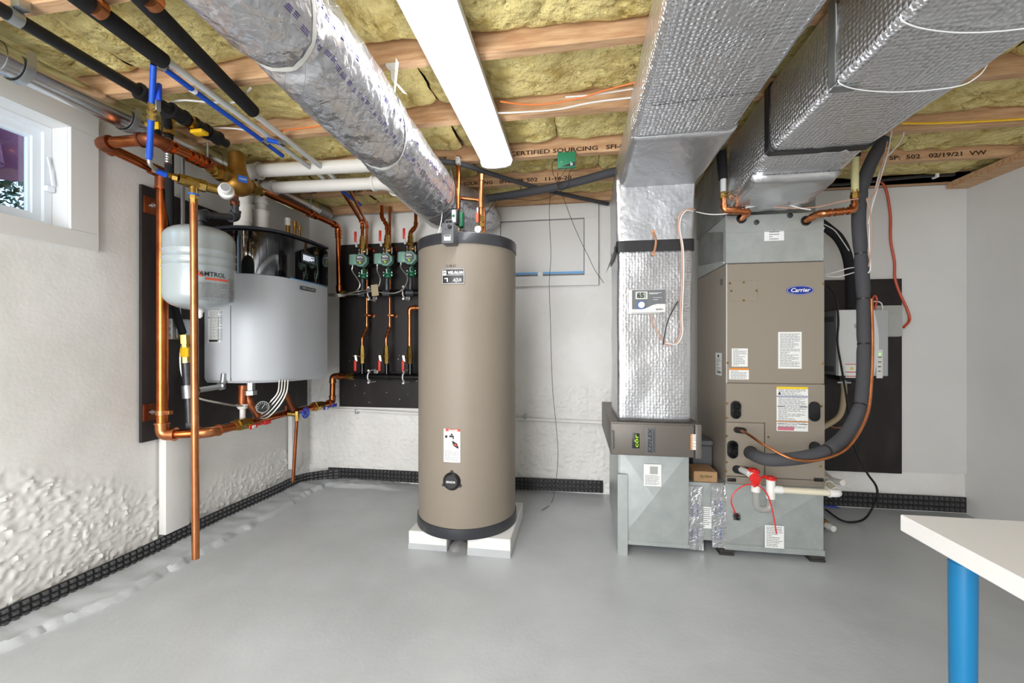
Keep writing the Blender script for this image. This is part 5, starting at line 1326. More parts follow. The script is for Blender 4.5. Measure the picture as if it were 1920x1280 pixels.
m_ = MB()
for px, py in ((1362, 404), (1362, 428), (1545, 427), (1450, 432), (1358, 492), (1541, 486)): c = PY(px, py, HY-.006); m_.lathe((c.x, HY-.006, c.z), (0, -1, 0), [(.005, 0), (.005, .002), (.003, .003)], 8)
for k in range(5): m_.lathe((HX0-.008, HY+.08+k*.09, 1.66+k*.02), (-1, 0, 0), [(.005, 0), (.005, .002), (.003, .003)], 8)
obj('screw', m_, 'zinc', t, kind='stuff')
for px, py in ((1390, 410), (1511, 414)): c = PY(px, py, HY-.006); obj('grommet', MB().lathe((c.x, HY-.006, c.z), (0, -1, 0), [(.026, 0), (.026, .004), (.018, .005), (.018, .0)], 22), 'black_plastic', t)
# base and left return plenum with cross-broken faces
def crossface(mb, x0, x1, z0, z1, Y, d=.014):
    c = ((x0+x1)/2, Y-d, (z0+z1)/2); a, b, e, g = (x0, Y, z0), (x1, Y, z0), (x1, Y, z1), (x0, Y, z1)
    return mb.add([a, b, e, g, c], [(0, 1, 4), (1, 2, 4), (2, 3, 4), (3, 0, 4)])
t = thing('metal_base', 'galvanized metal plenum under the air handler', 'plenum', (1.05, 2.7, .03))
obj('housing', MB().rbox(HX0-.004, HX1-.002, HY+.004, HYB, .03, z_b-.001, .002, 1), 'galv', t)
obj('front_face', crossface(MB(), HX0+.004, HX1-.012, .062, z_b-.03, HY+.003), 'galv', t, sharp=.01)
obj('bottom_flange', MB().box(HX0-.006, HX1, HY-.004, HY+.004, .028, .058), 'galv', t)
obj('top_flange', MB().box(HX0-.004, HX1-.002, HY-.001, HY+.004, z_b-.028, z_b-.004), 'galv', t)
sticker(t, fY(HY-.012), rectY(1434, 985, 1470, 1027, HY-.012), [], 12, 41)
for px, lab in ((1362, 'black rubber pad under the left corner of the air handler base'), (1532, 'black rubber pad under the right corner of the air handler base')):
    c = PY(px, 1045, HY); obj('rubber_pad', MB().rbox(c.x-.04, c.x+.035, HY-.014, HY+.09, 0, .012, .002).rbox(c.x-.037, c.x+.032, HY-.012, HY+.088, .0125, .028, .002), 'rubber', None, lab, 'pad')
PX0, PX1, PYF = .225, .597, 2.35
t = thing('return_plenum', 'galvanized metal plenum box under the dark filter cabinet', 'plenum', (.41, 2.6, .0))
obj('housing', MB().rbox(PX0, PX1, PYF+.004, 2.95, .062, .574, .002, 1), 'galv', t)
obj('front_face', crossface(MB(), PX0+.012, PX1-.004, .075, .57, PYF+.003), 'galv', t, sharp=.01)
obj('corner_leg', MB().box(PX0-.003, PX0+.05, PYF-.016, PYF-.013, 0, .44).box(PX0-.003, PX0, PYF-.013, PYF+.05, 0, .44), 'galv', t)
obj('bottom_flange', MB().box(PX0+.05, PX1, PYF-.003, PYF+.003, .055, .075), 'galv', t)
sticker(t, fY(PYF-.010), rectY(1207, 870, 1240, 911, PYF-.010), [(.1, .45, 'box_grey', .35, .8)], 9, 42)
t = thing('linking_duct', 'short galvanized box duct joining the two floor plenums, edges foil taped', 'duct', (.7, 2.6, .03))
LYF = 2.44
obj('housing', MB().rbox(PX1+.002, HX0-.006, LYF, 2.9, .065, .384, .002, 1), 'galv', t)
sticker(t, fY(LYF), rectY(1314, 950, 1334, 990, LYF), [], 10, 43)
def tape(px0, py0, px1, py1, seed, Y=LYF-.004):
    x0, x1, z0, z1 = rectY(px0, py0, px1, py1, Y); m_ = MB(); rr_ = random.Random(seed)
    grid(m_, lambda x, y, d: (x+.006*(.5-(y-z0)/(z1-z0))+.003*nz(y*20, seed), Y-d, y), x0, x1, z0, z1, .008, lambda x, y: .003+.005*abs(nz(x*30, y*22, seed)))
    o = obj('foil_tape', m_, 'tape_foil', t)
    tx = MB(); ft = lambda x, y, d: (x0+.018-y, Y-d-.010, z0+.02+x) if False else (0, 0, 0)
    for c_ in range(max(1, int((x1-x0)/.028))):
        xx = x0+.018+c_*.028
        fv = lambda u, v, d, xx=xx: (xx-v, Y-d-.009, z0+.03+u)
        tx.text(fv, 'UL 181 A-P', .05, -.004, .009, 0, .07); tx.text(fv, 'UL 181 A-P', .19, -.004, .009, 0, .07)
    obj('print', tx, 'blue_band', o)
tape(1291, 911, 1318, 1030, 3); tape(1334, 908, 1362, 1026, 8)
# filter cabinet
CYF, CX0, CX1, Cz0, Cz1 = 2.2, .175, .618, .577, .747
t = thing('filter_cabinet', 'dark taupe air filter cabinet lying between the foil riser and metal plenum', 'filter cabinet', (.4, 2.6, Cz0))
obj('housing', MB().rbox(CX0, CX1, CYF+.012, 2.98, Cz0, Cz1, .004), 'taupe_dark', t)
obj('door', MB().rbox(CX0+.004, CX1-.035, CYF, CYF+.0115, Cz0+.004, Cz1-.006, .004), 'taupe_dark', t)
obj('door_edge', MB().box(CX1-.034, CX1-.031, CYF+.001, CYF+.012, Cz0+.004, Cz1-.006), 'ink', t)
obj('door_rim', MB().rbox(CX1-.03, CX1, CYF-.001, CYF+.0115, Cz0, Cz1, .003), 'taupe_dark', t)
obj('door_handle', MB().rbox(CX0+.001, CX0+.014, CYF-.012, CYF, Cz0+.035, Cz1-.04, .003), 'grey_plastic', t)
fd = lambda u, v, d: (-v, CYF-d, u)      # reads upwards
x0, x1, z0, z1 = rectY(1185, 812, 1199, 840, CYF)
o = obj('badge', MB().rbox(x0, x1, CYF-.002, CYF, z0, z1, .001), 'black_plastic', t)
obj('lettering', MB().text(fd, 'côr', (z0+z1)/2, -x1+.006, .020, .0025, (z1-z0)*.86, bold=.02), 'lime', o)
x0, x1, z0, z1 = rectY(1210, 802, 1230, 850, CYF)
o = obj('brand_label', MB().rbox(x0, x1, CYF-.001, CYF, z0, z1, .0004), 'grey_plastic', t)
obj('lettering', MB().text(fd, 'EZFLEX', (z0+z1)/2, -x1+.020, .020, .0014, (z1-z0)*.92, shear=.2, bold=.02).lines(fd, z0+.01, z1-.01, -x1+.006, -x1+.014, 1, .0013, 3, .5), 'ink', o)
r = rectY(1295, 814, 1306, 843, CYF)
sticker(t, fY(CYF), r, [], 9, 51)
obj('band', MB().plate(fY(CYF), r[0], r[0]+.008, r[2], r[3], .001, .0014), 'orange_band', t)
# cardboard box and case
x0, x1, z0, z1 = rectY(1299, 884, 1343, 908, 2.47)
t = thing('cardboard_box', 'small brown cardboard box sitting on the linking duct', 'box', (.72, 2.55, .3845))
obj('carton', MB().rbox(x0, x1, 2.45, 2.60, .3845, z1+.005, .002, 1), 'cardboard', t)
obj('flap', MB().box(x0+.002, x1-.002, 2.452, 2.524, z1+.0052, z1+.0065).box(x0+.002, x1-.002, 2.526, 2.598, z1+.0052, z1+.0065), 'cardboard', t)
obj('lettering', MB().text(fY(2.45), 'Aprilaire', (x0+x1)/2, z1-.026, .016, .001, .065, shear=.2, bold=.02).lines(fY(2.45), x0+.02, x1-.01, .40, z1-.032, 2, .001, 2, .4), 'cardboard_ink', t)
c = PY(1321, 862, 2.64)
t = thing('plastic_case', 'small grey plastic case behind the cardboard box beside the filter cabinet', 'case', (c.x, 2.7, .47))
obj('lower_shell', MB().rbox(c.x-.07, c.x+.04, 2.625, 2.8, .385, .545, .008), 'grey_plastic', t)
obj('upper_shell', MB().rbox(c.x-.074, c.x+.044, 2.622, 2.803, .5455, .575, .008), 'humid_side', t)
# thermostat-like humidifier control
x0, x1, z0, z1 = rectY(1181, 543, 1247, 586, 2.20); Yc = 2.182
t = thing('humidistat', 'white and grey humidifier control mounted on the foil riser', 'control', ((x0+x1)/2, 2.36, z0))
obj('backplate', MB().rbox(x0-.004, x1-.02, Yc+.022, Yc+.032, z0-.004, z1+.002, .003), 'white_plastic', t)
obj('housing', MB().rbox(x0+.004, x1, Yc, Yc+.022, z0, z1, .005), 'white_plastic', t)
f = fY(Yc)
w = x1-x0-.004; xa_ = x0+.004; h = z1-z0
pts = [(xa_+.004, z1-.003), (xa_+.004, z0+h*.14)]
for k in range(9): u = k/8; pts.append((xa_+.004+(w-.006)*u, z0+h*(.14+.22*sst(.3, .75, u))))
pts += [(x1-.003, z1-.003)]
fp = obj('face_panel', MB().poly(f, pts, 0, .001), 'humid_side', t)
l = obj('lcd_screen', MB().rbox(xa_+w*.13, xa_+w*.47, Yc-.003, Yc-.001, z0+h*.58, z0+h*.90, .001), 'paper', t)
obj('lcd', MB().plate(f, xa_+w*.155, xa_+w*.44, z0+h*.61, z0+h*.87, .003, .0034), 'lcd', l)
obj('lettering', MB().text(f, '65', xa_+w*.27, z0+h*.635, .026, .0036, .034, bold=.03), 'ink', l)
kc = (xa_+w*.30, z0+h*.32)
obj('scale_ring', MB().lathe((kc[0], Yc-.001, kc[1]), (0, -1, 0), [(.0215, 0), (.0215, .0008)], 28), 'blue_band', t)
obj('knob', MB().lathe((kc[0], Yc-.0018, kc[1]), (0, -1, 0), [(.017, 0), (.016, .012), (.012, .016), (.004, .017)], 24), 'white_plastic', t)
obj('lettering', MB().text(f, 'Aprilaire', x1-.032, z0+h*.10, .009, .0016, .036, shear=.2, bold=.02), 'ink', t)
obj('fine_print', MB().lines(f, xa_+w*.52, x1-.02, z0+h*.78, z0+h*.86, 2, .0014, 4).lines(f, xa_+w*.64, x1-.01, z0+h*.5, z0+h*.68, 2, .0014, 5, .15), 'white', fp, kind='stuff')
# copper strap over the tape band
c = PY(1227, 455, 2.20)
obj('copper_strap', MB().tube(spline([(c.x-.004, 2.208, c.z+.055), (c.x+.004, 2.198, c.z+.03), (c.x+.006, 2.188, c.z), (c.x+.002, 2.198, c.z-.035), (c.x-.004, 2.208, c.z-.052)], 5), .008, 8, flat=.35).lathe((c.x-.004, 2.21, c.z+.058), (0, -1, 0), [(.010, 0), (.010, .004)], 12).lathe((c.x-.004, 2.21, c.z-.055), (0, -1, 0), [(.009, 0), (.009, .004)], 12), 'tan_band', None, 'short copper strap hooked over the black tape band on the riser', 'strap')

# piping into the coil plenum
YL = 2.33
def Q(px, py, Y=YL): return PY(px, py, Y)
run('coil_pipe', 'left brass and white pipe bending into the coil plenum', 'pipe', [Q(1356, 365), Q(1358, 394), Q(1403, 397), Q(1390, 411, HY-.01)], .0145, 'copper_bright', .02, fitm='copper_bright', couple=[(1, .45)])
t = thing('white_pipe', 'white pipe with black sleeve coming down to the left coil pipe', 'pipe', Q(1356, 365))
obj('tube', MB().cyl(Q(1356, 366), Q(1356, 330), .0145, 14), 'pipe_white', t)
obj('foam_sleeve', MB().tube([Q(1356, 336), Q(1354, 310), Q(1352, 284)], [.022, .024, .024], 16), 'foam_black', t)
obj('brass_adapter', hexnut(hexnut(MB(), Q(1356, 372), Q(1356, 366), .018), Q(1356, 365), Q(1356, 360), .017), 'brass', t)
run('coil_pipe', 'right brass pipe bending from the cream pipe into the coil plenum', 'pipe', [Q(1603, 362), Q(1601, 394), Q(1545, 400), Q(1531, 402, 2.36), Q(1511, 414, HY-.01)], .0145, 'copper_bright', .02, couple=[(1, .5)])
t = thing('cream_pipe', 'cream coloured pipe with brass adapter dropping beside the grey foam line', 'pipe', Q(1603, 365))
obj('tube', MB().cyl(Q(1603, 360), Q(1603, 292), .0165, 14), 'cream_pipe', t)
obj('foam_collar', MB().tube([Q(1602, 296), Q(1600, 288)], [.026, .03], 14), 'foam_black', t)
obj('brass_adapter', hexnut(hexnut(MB(), Q(1603, 372), Q(1603, 364), .02), Q(1603, 363), Q(1603, 356), .018), 'brass', t)

# grey foam line set
ls = [PY(1407, 848, HY-.005), P(1418, 855, 2.10), P(1445, 862, 2.02), P(1500, 858, 1.99), P(1545, 846, 2.0), P(1585, 815, 2.04), P(1612, 765, 2.08), P(1619, 710, 2.12), P(1620, 645, 2.15), P(1619, 560, 2.18), P(1614, 475, 2.18), P(1610, 405, 2.18), P(1618, 345, 2.18), P(1638, 295, 2.17), P(1658, 262, 2.17)]
sp = spline(ls, 10); ties = [41, 61, 80, 90, 100, 118]
rs = [.031*(1-.16*max(math.exp(-((i-k)/1.0)**2) for k in ties)) for i in range(len(sp))]
t = thing('foam_lineset', 'thick grey foam insulated refrigerant line curving from ceiling into the air handler', 'pipe', ls[6])
obj('insulation', MB().tube(sp, rs, 20), 'foam_grey', t, sharp=2)
for k in ties[:-1]: obj('cable_tie', MB().tube([sp[k]-(sp[k+1]-sp[k]).normalized()*.003, sp[k]+(sp[k+1]-sp[k]).normalized()*.003], .029, 16), 'black_plastic', t)
cu = [PY(1387, 806, HY-.01), P(1400, 812, 2.14), P(1440, 838, 2.02), P(1490, 861, 1.95), P(1540, 861, 1.95), P(1590, 838, 1.97), P(1625, 780, 2.02), P(1634, 715, 2.06), P(1636, 640, 2.1), P(1634, 560, 2.13)]
obj('copper_line', MB().tube(spline(cu, 8), .0068, 10), 'copper_bright', None, 'thin bare copper line running beside the grey foam line into the cabinet', 'pipe')
# black arc hose on the right of the plenum
obj('foam_hose', MB().tube(spline([PY(1530, 412, 2.9), PY(1552, 428, 2.9), PY(1573, 447, 2.92), PY(1588, 478, 2.95), PY(1594, 520, 3.0), PY(1596, 580, 3.04)], 8), .028, 18), 'foam_black', None, 'black foam hose arching behind the right side of the coil plenum', 'hose')

# back wall, right: board, humidifier, cords
c0, c1 = PY(1692, 522, 3.23), PY(1692, 888, 3.23)
obj('mounting_board', MB().rbox(1.36, 2.205, 3.228, 3.25, c1.z, c0.z, .002), 'black_board', None, 'black painted board on the back wall behind the humidifier', 'board')
t = thing('steam_humidifier', 'grey and white steam humidifier on the black board right of the air handler', 'humidifier', (1.83, 3.1, .95))
HFY = 3.0; hx0, hx1 = 1.685, 1.977; hz0, hz1 = .945, 1.372
obj('body', MB().rbox(hx0, hx1, HFY+.03, 3.226, hz0, hz1, .006), 'humid_side', t)
xd = PY(1645, 640, HFY).x
obj('front_cover', MB().poly(lambda x, y, d: (x, HFY+.028-d, y), [(hx0, hz0), (xd-.02, hz0)]+[(xd-.02+.03*sin(pi*k/10), hz0+(hz1-hz0)*k/10) for k in range(1, 10)]+[(xd-.02, hz1), (hx0, hz1)], 0, .028), 'humid_white', t)
obj('front_panel', MB().rbox(xd-.024, hx1, HFY+.008, HFY+.029, hz0, hz1-.001, .004), 'humid_grey', t)
x0, x1, z0, z1 = rectY(1644, 655, 1656, 709, HFY)
cp = obj('control_strip', MB().rbox(x0, x1, HFY+.002, HFY+.008, z0, z1, .002), 'white_plastic', t)
obj('button', MB().lines(fY(HFY+.002), x0+.008, x1-.008, z0+.03, z1-.035, 4, .0006, 3, .2), 'ink', cp, kind='stuff')
obj('status_light', MB().lathe(((x0+x1)/2, HFY+.002, z1-.03), (0, -1, 0), [(.006, 0), (.005, .002)], 12), 'led_green', cp, 'green status light')
obj('oval_recess', MB().lathe((PY(1607, 611, HFY).x, HFY-.0005, PY(1607, 611, HFY).z), (0, -1, 0), [(.018, 0), (.016, .002), (.002, .003)], 18), 'humid_grey', t)
sticker(t, fY(HFY), rectY(1585, 682, 1608, 708, HFY), [(0, .05, 'red_band'), (.56, .62, 'red_band'), (.86, .92, 'red_band')], 0, 3)
c = PY(1597, 690, HFY); obj('hazard_mark', MB().poly(fY(HFY), [(c.x-.012, c.z-.008), (c.x+.012, c.z-.008), (c.x, c.z+.012)], .001, .0014), 'yellow_band', t)
vs_ = MB(); fh = lambda x, y, d: (hx0-.001-d, 3.2-x, y)
for k in range(12):
    for zz in (hz0+.04, hz1-.055): vs_.plate(lambda x, y, d: (hx0-d-.0005, 3.05+x, y), .011*k, .011*k+.005, zz-.018, zz+.018, 0, .001)
obj('vent_slot', vs_, 'ink', t, kind='stuff')
obj('bottom_tray', MB().rbox(hx0+.03, hx1-.06, HFY+.04, 3.18, hz0-.035, hz0-.001, .006), 'black_plastic', t)
obj('outlet', MB().cyl((hx0+.075, 3.08, hz0-.08), (hx0+.075, 3.08, hz0-.035), .018, 14).rbox(hx0+.03, hx0+.11, 3.06, 3.08, hz0-.055, hz0-.043, .002), 'zinc', t)
obj('drain_hose', MB().tube(spline([(hx0+.075, 3.08, hz0-.06), (hx0+.065, 3.06, hz0-.13), PY(1575, 778, 3.02), PY(1545, 800, 3.0), PY(1525, 810, 2.99)], 8), .017, 14), 'hose_tan', None, 'tan rubber hose sagging below the humidifier', 'hose')
wire('copper_tube', 'thin copper tube looping under the humidifier to the air handler', 'pipe', [PY(1548, 787, 3.05), PY(1560, 800, 3.08), PY(1580, 800, 3.1), PY(1600, 780, 3.12), PY(1612, 755, 3.12)], .004, 'copper_bright')
x0, x1, z0, z1 = rectY(1640, 573, 1691, 631, 3.12)
t = thing('electrical_box', 'pale grey electrical box behind the right side of the humidifier', 'box', ((x0+x1)/2, 3.17, z0))
obj('housing', MB().rbox(x0, x1, 3.13, 3.226, z0, z1, .003), 'box_grey', t)
obj('cover', MB().rbox(x0-.003, x1+.003, 3.118, 3.13, z0+.004, z1+.002, .002), 'box_grey', t)
obj('louver', MB().rbox(x0+.05, x1-.02, 3.114, 3.118, z1-.06, z1-.052, .001).rbox(x0+.05, x1-.02, 3.114, 3.118, z1-.045, z1-.037, .001), 'box_grey', t)
wire('orange_cable', 'orange cable hanging down the back wall onto the black board', 'cable', [PY(1643, 335, 3.2), PY(1660, 352, 3.2), PY(1669, 400, 3.21), PY(1670, 450, 3.21), PY(1677, 490, 3.21), PY(1678, 522, 3.21), PY(1688, 552, 3.2), PY(1701, 580, 3.18), PY(1705, 600, 3.17), PY(1694, 614, 3.15)], .008, 'orange_cord')
wire('orange_loop', 'small folded loop of orange cord above the humidifier', 'cord', [PY(1637, 580, 3.1), PY(1636, 562, 3.1), PY(1640, 554, 3.1), PY(1644, 562, 3.1), PY(1640, 580, 3.1)], .006, 'orange_cord')
wire('white_wire', 'white wire bridging from humidifier top to grey foam line', 'wire', [PY(1630, 570, 3.1), PY(1640, 565, 3.1), PY(1652, 568, 3.1), PY(1655, 582, 3.1)], .004, 'cable_white')
wire('power_cable', 'long black power cable hanging past the humidifier and curling on the floor', 'cable', [PY(1550, 534, 2.95), PY(1566, 555, 2.93), PY(1572, 600, 2.92), PY(1570, 640, 2.92), PY(1578, 690, 2.9), PY(1587, 745, 2.9), PY(1595, 800, 2.88), PY(1603, 840, 2.85), PY(1625, 885, 2.8), PY(1643, 912, 2.75), P(1643, 935, 2.68), P(1628, 965, 2.6), PZ(1610, 977, .012), PZ(1580, 976, .012), PZ(1548, 955, .012)], .0065, 'cable_black')

# white low voltage wires
W = lambda pts, D: [P(x, y, D) for x, y in pts]
wire('white_wire', 'leftmost white wire strapped along the grey foam line from the ceiling', 'wire', W([(1698, 236), (1690, 262), (1672, 285), (1658, 300), (1645, 340), (1635, 385), (1630, 440), (1632, 500), (1628, 512)], 2.13), .0032, 'cable_white')
wire('white_wire', 'second white wire strapped along the grey foam line', 'wire', W([(1672, 245), (1665, 285), (1655, 320), (1643, 360), (1633, 395), (1628, 420)], 2.12), .0032, 'cable_white')
wire('tan_wire', 'tan wire bowing out beside the grey foam line', 'wire', W([(1664, 265), (1656, 300), (1648, 340), (1634, 372), (1625, 373), (1632, 400), (1634, 460), (1629, 500)], 2.11), .003, 'cable_tan')
wire('white_wire', 'white wire running along the top of the coil plenum', 'wire', [Q(1305, 397, 2.34), Q(1325, 401), Q(1345, 402), Q(1370, 399), Q(1405, 388, 2.32), Q(1440, 384, 2.32), Q(1475, 384, 2.33), Q(1500, 390), Q(1520, 393)], .0032, 'cable_white')
wire('tan_wire', 'tan wire stretching from the coil plenum to the grey foam line', 'wire', [Q(1420, 386, 2.36), Q(1480, 390), Q(1530, 388), Q(1580, 377, 2.25), Q(1610, 372, 2.2)], .0028, 'cable_tan')
wire('white_wire', 'upper of two white wires looping from cabinet side to foam line', 'wire', [PY(1548, 515, 2.6), PY(1570, 509, 2.55), P(1590, 503, 2.25), P(1604, 501, 2.2)], .003, 'cable_white')
wire('white_wire', 'lower of two white wires looping from cabinet side to foam line', 'wire', [PY(1548, 517, 2.6), PY(1570, 519, 2.55), P(1590, 514, 2.25), P(1604, 510, 2.2)], .003, 'cable_white')
wire('white_wire', 'white wire on the black arch hose going down to the foam line', 'wire', [PY(1545, 420, 2.86), PY(1565, 432, 2.87), PY(1580, 452, 2.88), PY(1592, 470, 2.9)], .003, 'cable_white')
wire('control_wire', 'pinkish control wire pair hanging down the foil riser', 'wire', [Q(1303, 393, 2.208), Q(1290, 392, 2.188), Q(1276, 402, 2.188), Q(1272, 425, 2.188), Q(1278, 462, 2.178), Q(1279, 520, 2.193), Q(1276, 580, 2.198), Q(1277, 620, 2.198), Q(1268, 642, 2.198), Q(1250, 645, 2.198), Q(1238, 630, 2.198), Q(1225, 605, 2.198), Q(1220, 588, 2.200)], .0035, 'cable_tan')
wire('control_wire', 'white control wire hanging beside the pinkish one on the foil riser', 'wire', [Q(1300, 396, 2.208), Q(1287, 395, 2.183), Q(1277, 408, 2.183), Q(1275, 430, 2.183), Q(1281, 465, 2.173), Q(1282, 520, 2.188), Q(1279, 590, 2.193), Q(1280, 622, 2.193), Q(1270, 644, 2.193), Q(1248, 643, 2.193)], .003, 'cable_white')
wire('black_wire', 'short black wire slanting across the lower foil riser', 'wire', [Q(1271, 565, 2.193), Q(1262, 580, 2.193), Q(1251, 605, 2.193), Q(1244, 640, 2.193), Q(1244, 646, 2.193)], .003, 'cable_black')

# condensate trap
YD = 2.27
def K(px, py, Y=YD): return PY(px, py, Y)
t = thing('condensate_trap', 'white drain trap with red caps at the foot of the air handler', 'drain', K(1430, 930))
m_ = MB(); m_.tube(fillet([PY(1390, 880, HY-.01), K(1408, 888), K(1417, 905), K(1417, 922)], .03), .0165, 16)
m_.cyl(K(1405, 886), K(1411, 890), .021, 16).cyl(K(1417, 898), K(1417, 921), .021, 16)
obj('inlet_tee', m_, 'white_plastic', t)
m_ = MB().cyl(K(1445, 898), K(1445, 934), .0205, 16).cyl(K(1446, 917), K(1466, 918), .0195, 16)
obj('outlet_tee', m_, 'white_plastic', t)
obj('trap_bend', MB().tube(fillet([K(1417, 920), K(1418, 955), K(1445, 955), K(1445, 932)], .06, 9), .017, 16), 'clear_hose', t)
for p, d, lab in ((K(1414, 882), V((.1, -.15, 1)), 'red top cap'), (K(1416, 897, YD-.022), V((.1, -1, .1)), 'red front cap'), (K(1445, 896), V((0, -.1, 1)), 'red cap on right tee')):
    obj('cleanout_cap', MB().lathe(p, d, [(.022, -.006), (.027, -.004), (.027, .004), (.020, .005), (.018, .009), (.004, .010)], 22), 'red', t, lab)
obj('cap_tether', MB().tube(spline([K(1429, 895, YD-.01), K(1434, 892), K(1438, 896)], 4), .005, 6).tube(spline([K(1408, 905, YD-.02), K(1414, 912, YD-.03), K(1425, 906, YD-.02)], 4), .004, 6), 'red', t)
ep = K(1572, 925)
run('drain_pipe', 'cream white drain pipe running right from the trap across the metal base', 'pipe', [K(1464, 918), ep, PY(1552, 905, 2.5), PY(1535, 890, 2.62)], .0155, 'pvc_cream', .03, fitm='white_plastic')
run('drain_pipe', 'short white drain pipe stub behind the right corner of the air handler', 'pipe', [PY(1580, 905, 2.62), PY(1560, 900, 2.7), PY(1544, 885, 2.8), PY(1535, 870, 3.26)], .016, 'pvc', .02, elbows=False)
t = thing('cleaning_brush', 'red wire brush with black bristles looped over the white drain trap', 'brush', K(1381, 970))
bp = [K(1456, 1000, YD-.03), K(1449, 960, YD-.03), K(1440, 930, YD-.03), K(1428, 914, YD-.03), K(1412, 908, YD-.03), K(1395, 910, YD-.03), K(1378, 922, YD-.03), K(1371, 938, YD-.03), K(1376, 955, YD-.03), K(1381, 966, YD-.03)]
obj('wire_handle', MB().tube(spline(bp, 8), .0032, 8), 'red', t)
br = MB(); rb = random.Random(4); bc = bp[-1]
for k in range(260):
    s = rb.random(); c = bc+V((.001, 0, -.032*s+.01)); a = rb.random()*2*pi; L_ = .018*(.75+.4*rb.random()); e_ = c+V((cos(a)*L_, sin(a)*L_, rb.uniform(-.006, .006)))
    br.tube([c, e_], .0005, 3)
obj('bristles', br, 'bristle', t, kind='stuff')
# things on the floor behind the handler
b0 = PZ(1552, 992, .03)
t = thing('bottle', 'brown bottle with white cap lying on the floor right of the air handler', 'bottle', (b0.x, b0.y, 0))
e0, e1 = PZ(1530, 975, .032), PZ(1556, 988, .03); d = (e1-e0).normalized(); e0.z = e1.z = .033
obj('glass_body', MB().lathe(e0, e1-e0, [(.001, -.03), (.03, -.028), (.033, -.01), (.033, .05), (.026, .068), (.014, .075)], 20), 'brown_glass', t)
obj('cap', MB().lathe(e0+d*.073, d, [(.018, 0), (.019, .004), (.019, .05), (.016, .053), (.002, .053)], 20), 'white_plastic', t)
obj('label', MB().lathe(e0, e1-e0, [(.0335, .0), (.0335, .04)], 20), 'paper', t)
c = PZ(1556, 950, .01)
obj('blue_bag', MB().add([(c.x-.09, c.y+.05, .002), (c.x+.07, c.y, .002), (c.x+.05, c.y+.09, .004), (c.x-.08, c.y+.13, .004), (c.x-.08, c.y+.06, .018), (c.x+.05, c.y+.01, .012), (c.x+.04, c.y+.08, .014), (c.x-.07, c.y+.12, .02)], [(0, 1, 5, 4), (1, 2, 6, 5), (2, 3, 7, 6), (3, 0, 4, 7), (4, 5, 6, 7), (3, 2, 1, 0)]), 'blue_bag', None, 'flat blue packet lying on the floor behind the air handler', 'packet')

# ================================================================ OVERHEAD SMALL THINGS
obj('foam_pipe', MB().tube(spline([PZ(905, 373, 2.17), PZ(955, 366, 2.17), PZ(1035, 352, 2.17), PZ(1085, 340, 2.18), PZ(1140, 325, 2.19), PZ(1175, 318, 2.2)], 6), .026, 18), 'foam_grey', None, 'thick grey foam covered pipe crossing under the ceiling above the boarded window', 'pipe')
obj('black_pipe', MB().tube(spline([PZ(805, 300, 2.212), PZ(862, 307, 2.212), PZ(925, 327, 2.21), PZ(1000, 350, 2.21), PZ(1065, 366, 2.21), PZ(1140, 382, 2.21)], 6), .0145, 14), 'foam_grey', None, 'thin dark pipe slanting under the ceiling past the end of the light', 'pipe')
c = PZ(859, 306, 2.2); obj('pipe_clip', MB().rbox(c.x-.012, c.x+.012, c.y-.018, c.y+.018, 2.193, 2.234, .003), 'box_grey', None, 'small grey clip holding the thin dark pipe near the light', 'clip')
c = PZ(1046, 352, 2.15); obj('copper_hook', MB().tube(spline([(c.x, c.y-.03, 2.232), (c.x, c.y-.035, 2.18), (c.x, c.y-.02, 2.142), (c.x, c.y+.01, 2.138)], 5), .009, 8, flat=.3), 'copper_bright', None, 'copper pipe hook holding the grey foam pipe below the green sensor box', 'hook')
x0, x1, z0, z1 = rectY(1045, 290, 1080, 313, 2.37)
t = thing('sensor_box', 'small green wireless sensor box on the ceiling joist', 'sensor', ((x0+x1)/2, 2.38, z0))
mg = MB().rbox(x0, x1, 2.375, 2.40, z0, z1+.02, .004); mg.v = [(x, y+(z-z0)*.0, z) for x, y, z in mg.v]
obj('housing', mg, 'sensor_green', t)
f = fY(2.375)
obj('dark_patch', MB().poly(f, [(x0+.02, z0+.006), (x1-.006, z0+.006), (x1-.006, z0+.030)], 0, .0006), 'ink', t)
obj('lettering', MB().text(f, 'INKBIRD' if False else 'sensor', x0+.028, z0+.03, .006, .0008).lines(f, x1-.032, x1-.016, z0+.009, z0+.03, 3, .001, 2, .6), 'white', t) if False else obj('fine_print', MB().lines(f, x1-.032, x1-.016, z0+.009, z0+.03, 3, .001, 2, .6).lines(f, x0+.02, x0+.04, z0+.03, z0+.035, 1, .001, 2, .5), 'white', t, kind='stuff')
obj('plug', MB().rbox(x0-.018, x0, 2.382, 2.394, z0+.045, z0+.055, .002), 'black_plastic', t)
hk = (c.x, c.y-.03, 2.145)
wire('sensor_wire', 'left thin black wire dropping from the green sensor box to the copper hook', 'wire', [V((x0-.015, 2.385, z0+.05)), V((x0-.03, 2.39, z0+.03)), P(1037, 325, 2.45), P(1045, 345, 2.6), V(hk)], .0016, 'cable_black')
wire('sensor_wire', 'middle thin black wire from the green sensor box, crossing to the hook', 'wire', [V(((x0+x1)/2, 2.387, z0)), P(1056, 325, 2.45), P(1047, 342, 2.6), V(hk)], .0016, 'cable_black')
wire('sensor_wire', 'right thin black wire from the green sensor box passing behind the foam pipe', 'wire', [V((x1-.02, 2.387, z0)), P(1067, 325, 2.45), P(1066, 345, 2.6), P(1058, 355, 2.62), P(1042, 364, 2.65), P(1010, 375, 2.7), P(960, 373, 2.7), P(935, 373, 2.7), P(915, 395, 2.55), P(906, 415, 2.45)], .0018, 'cable_black')
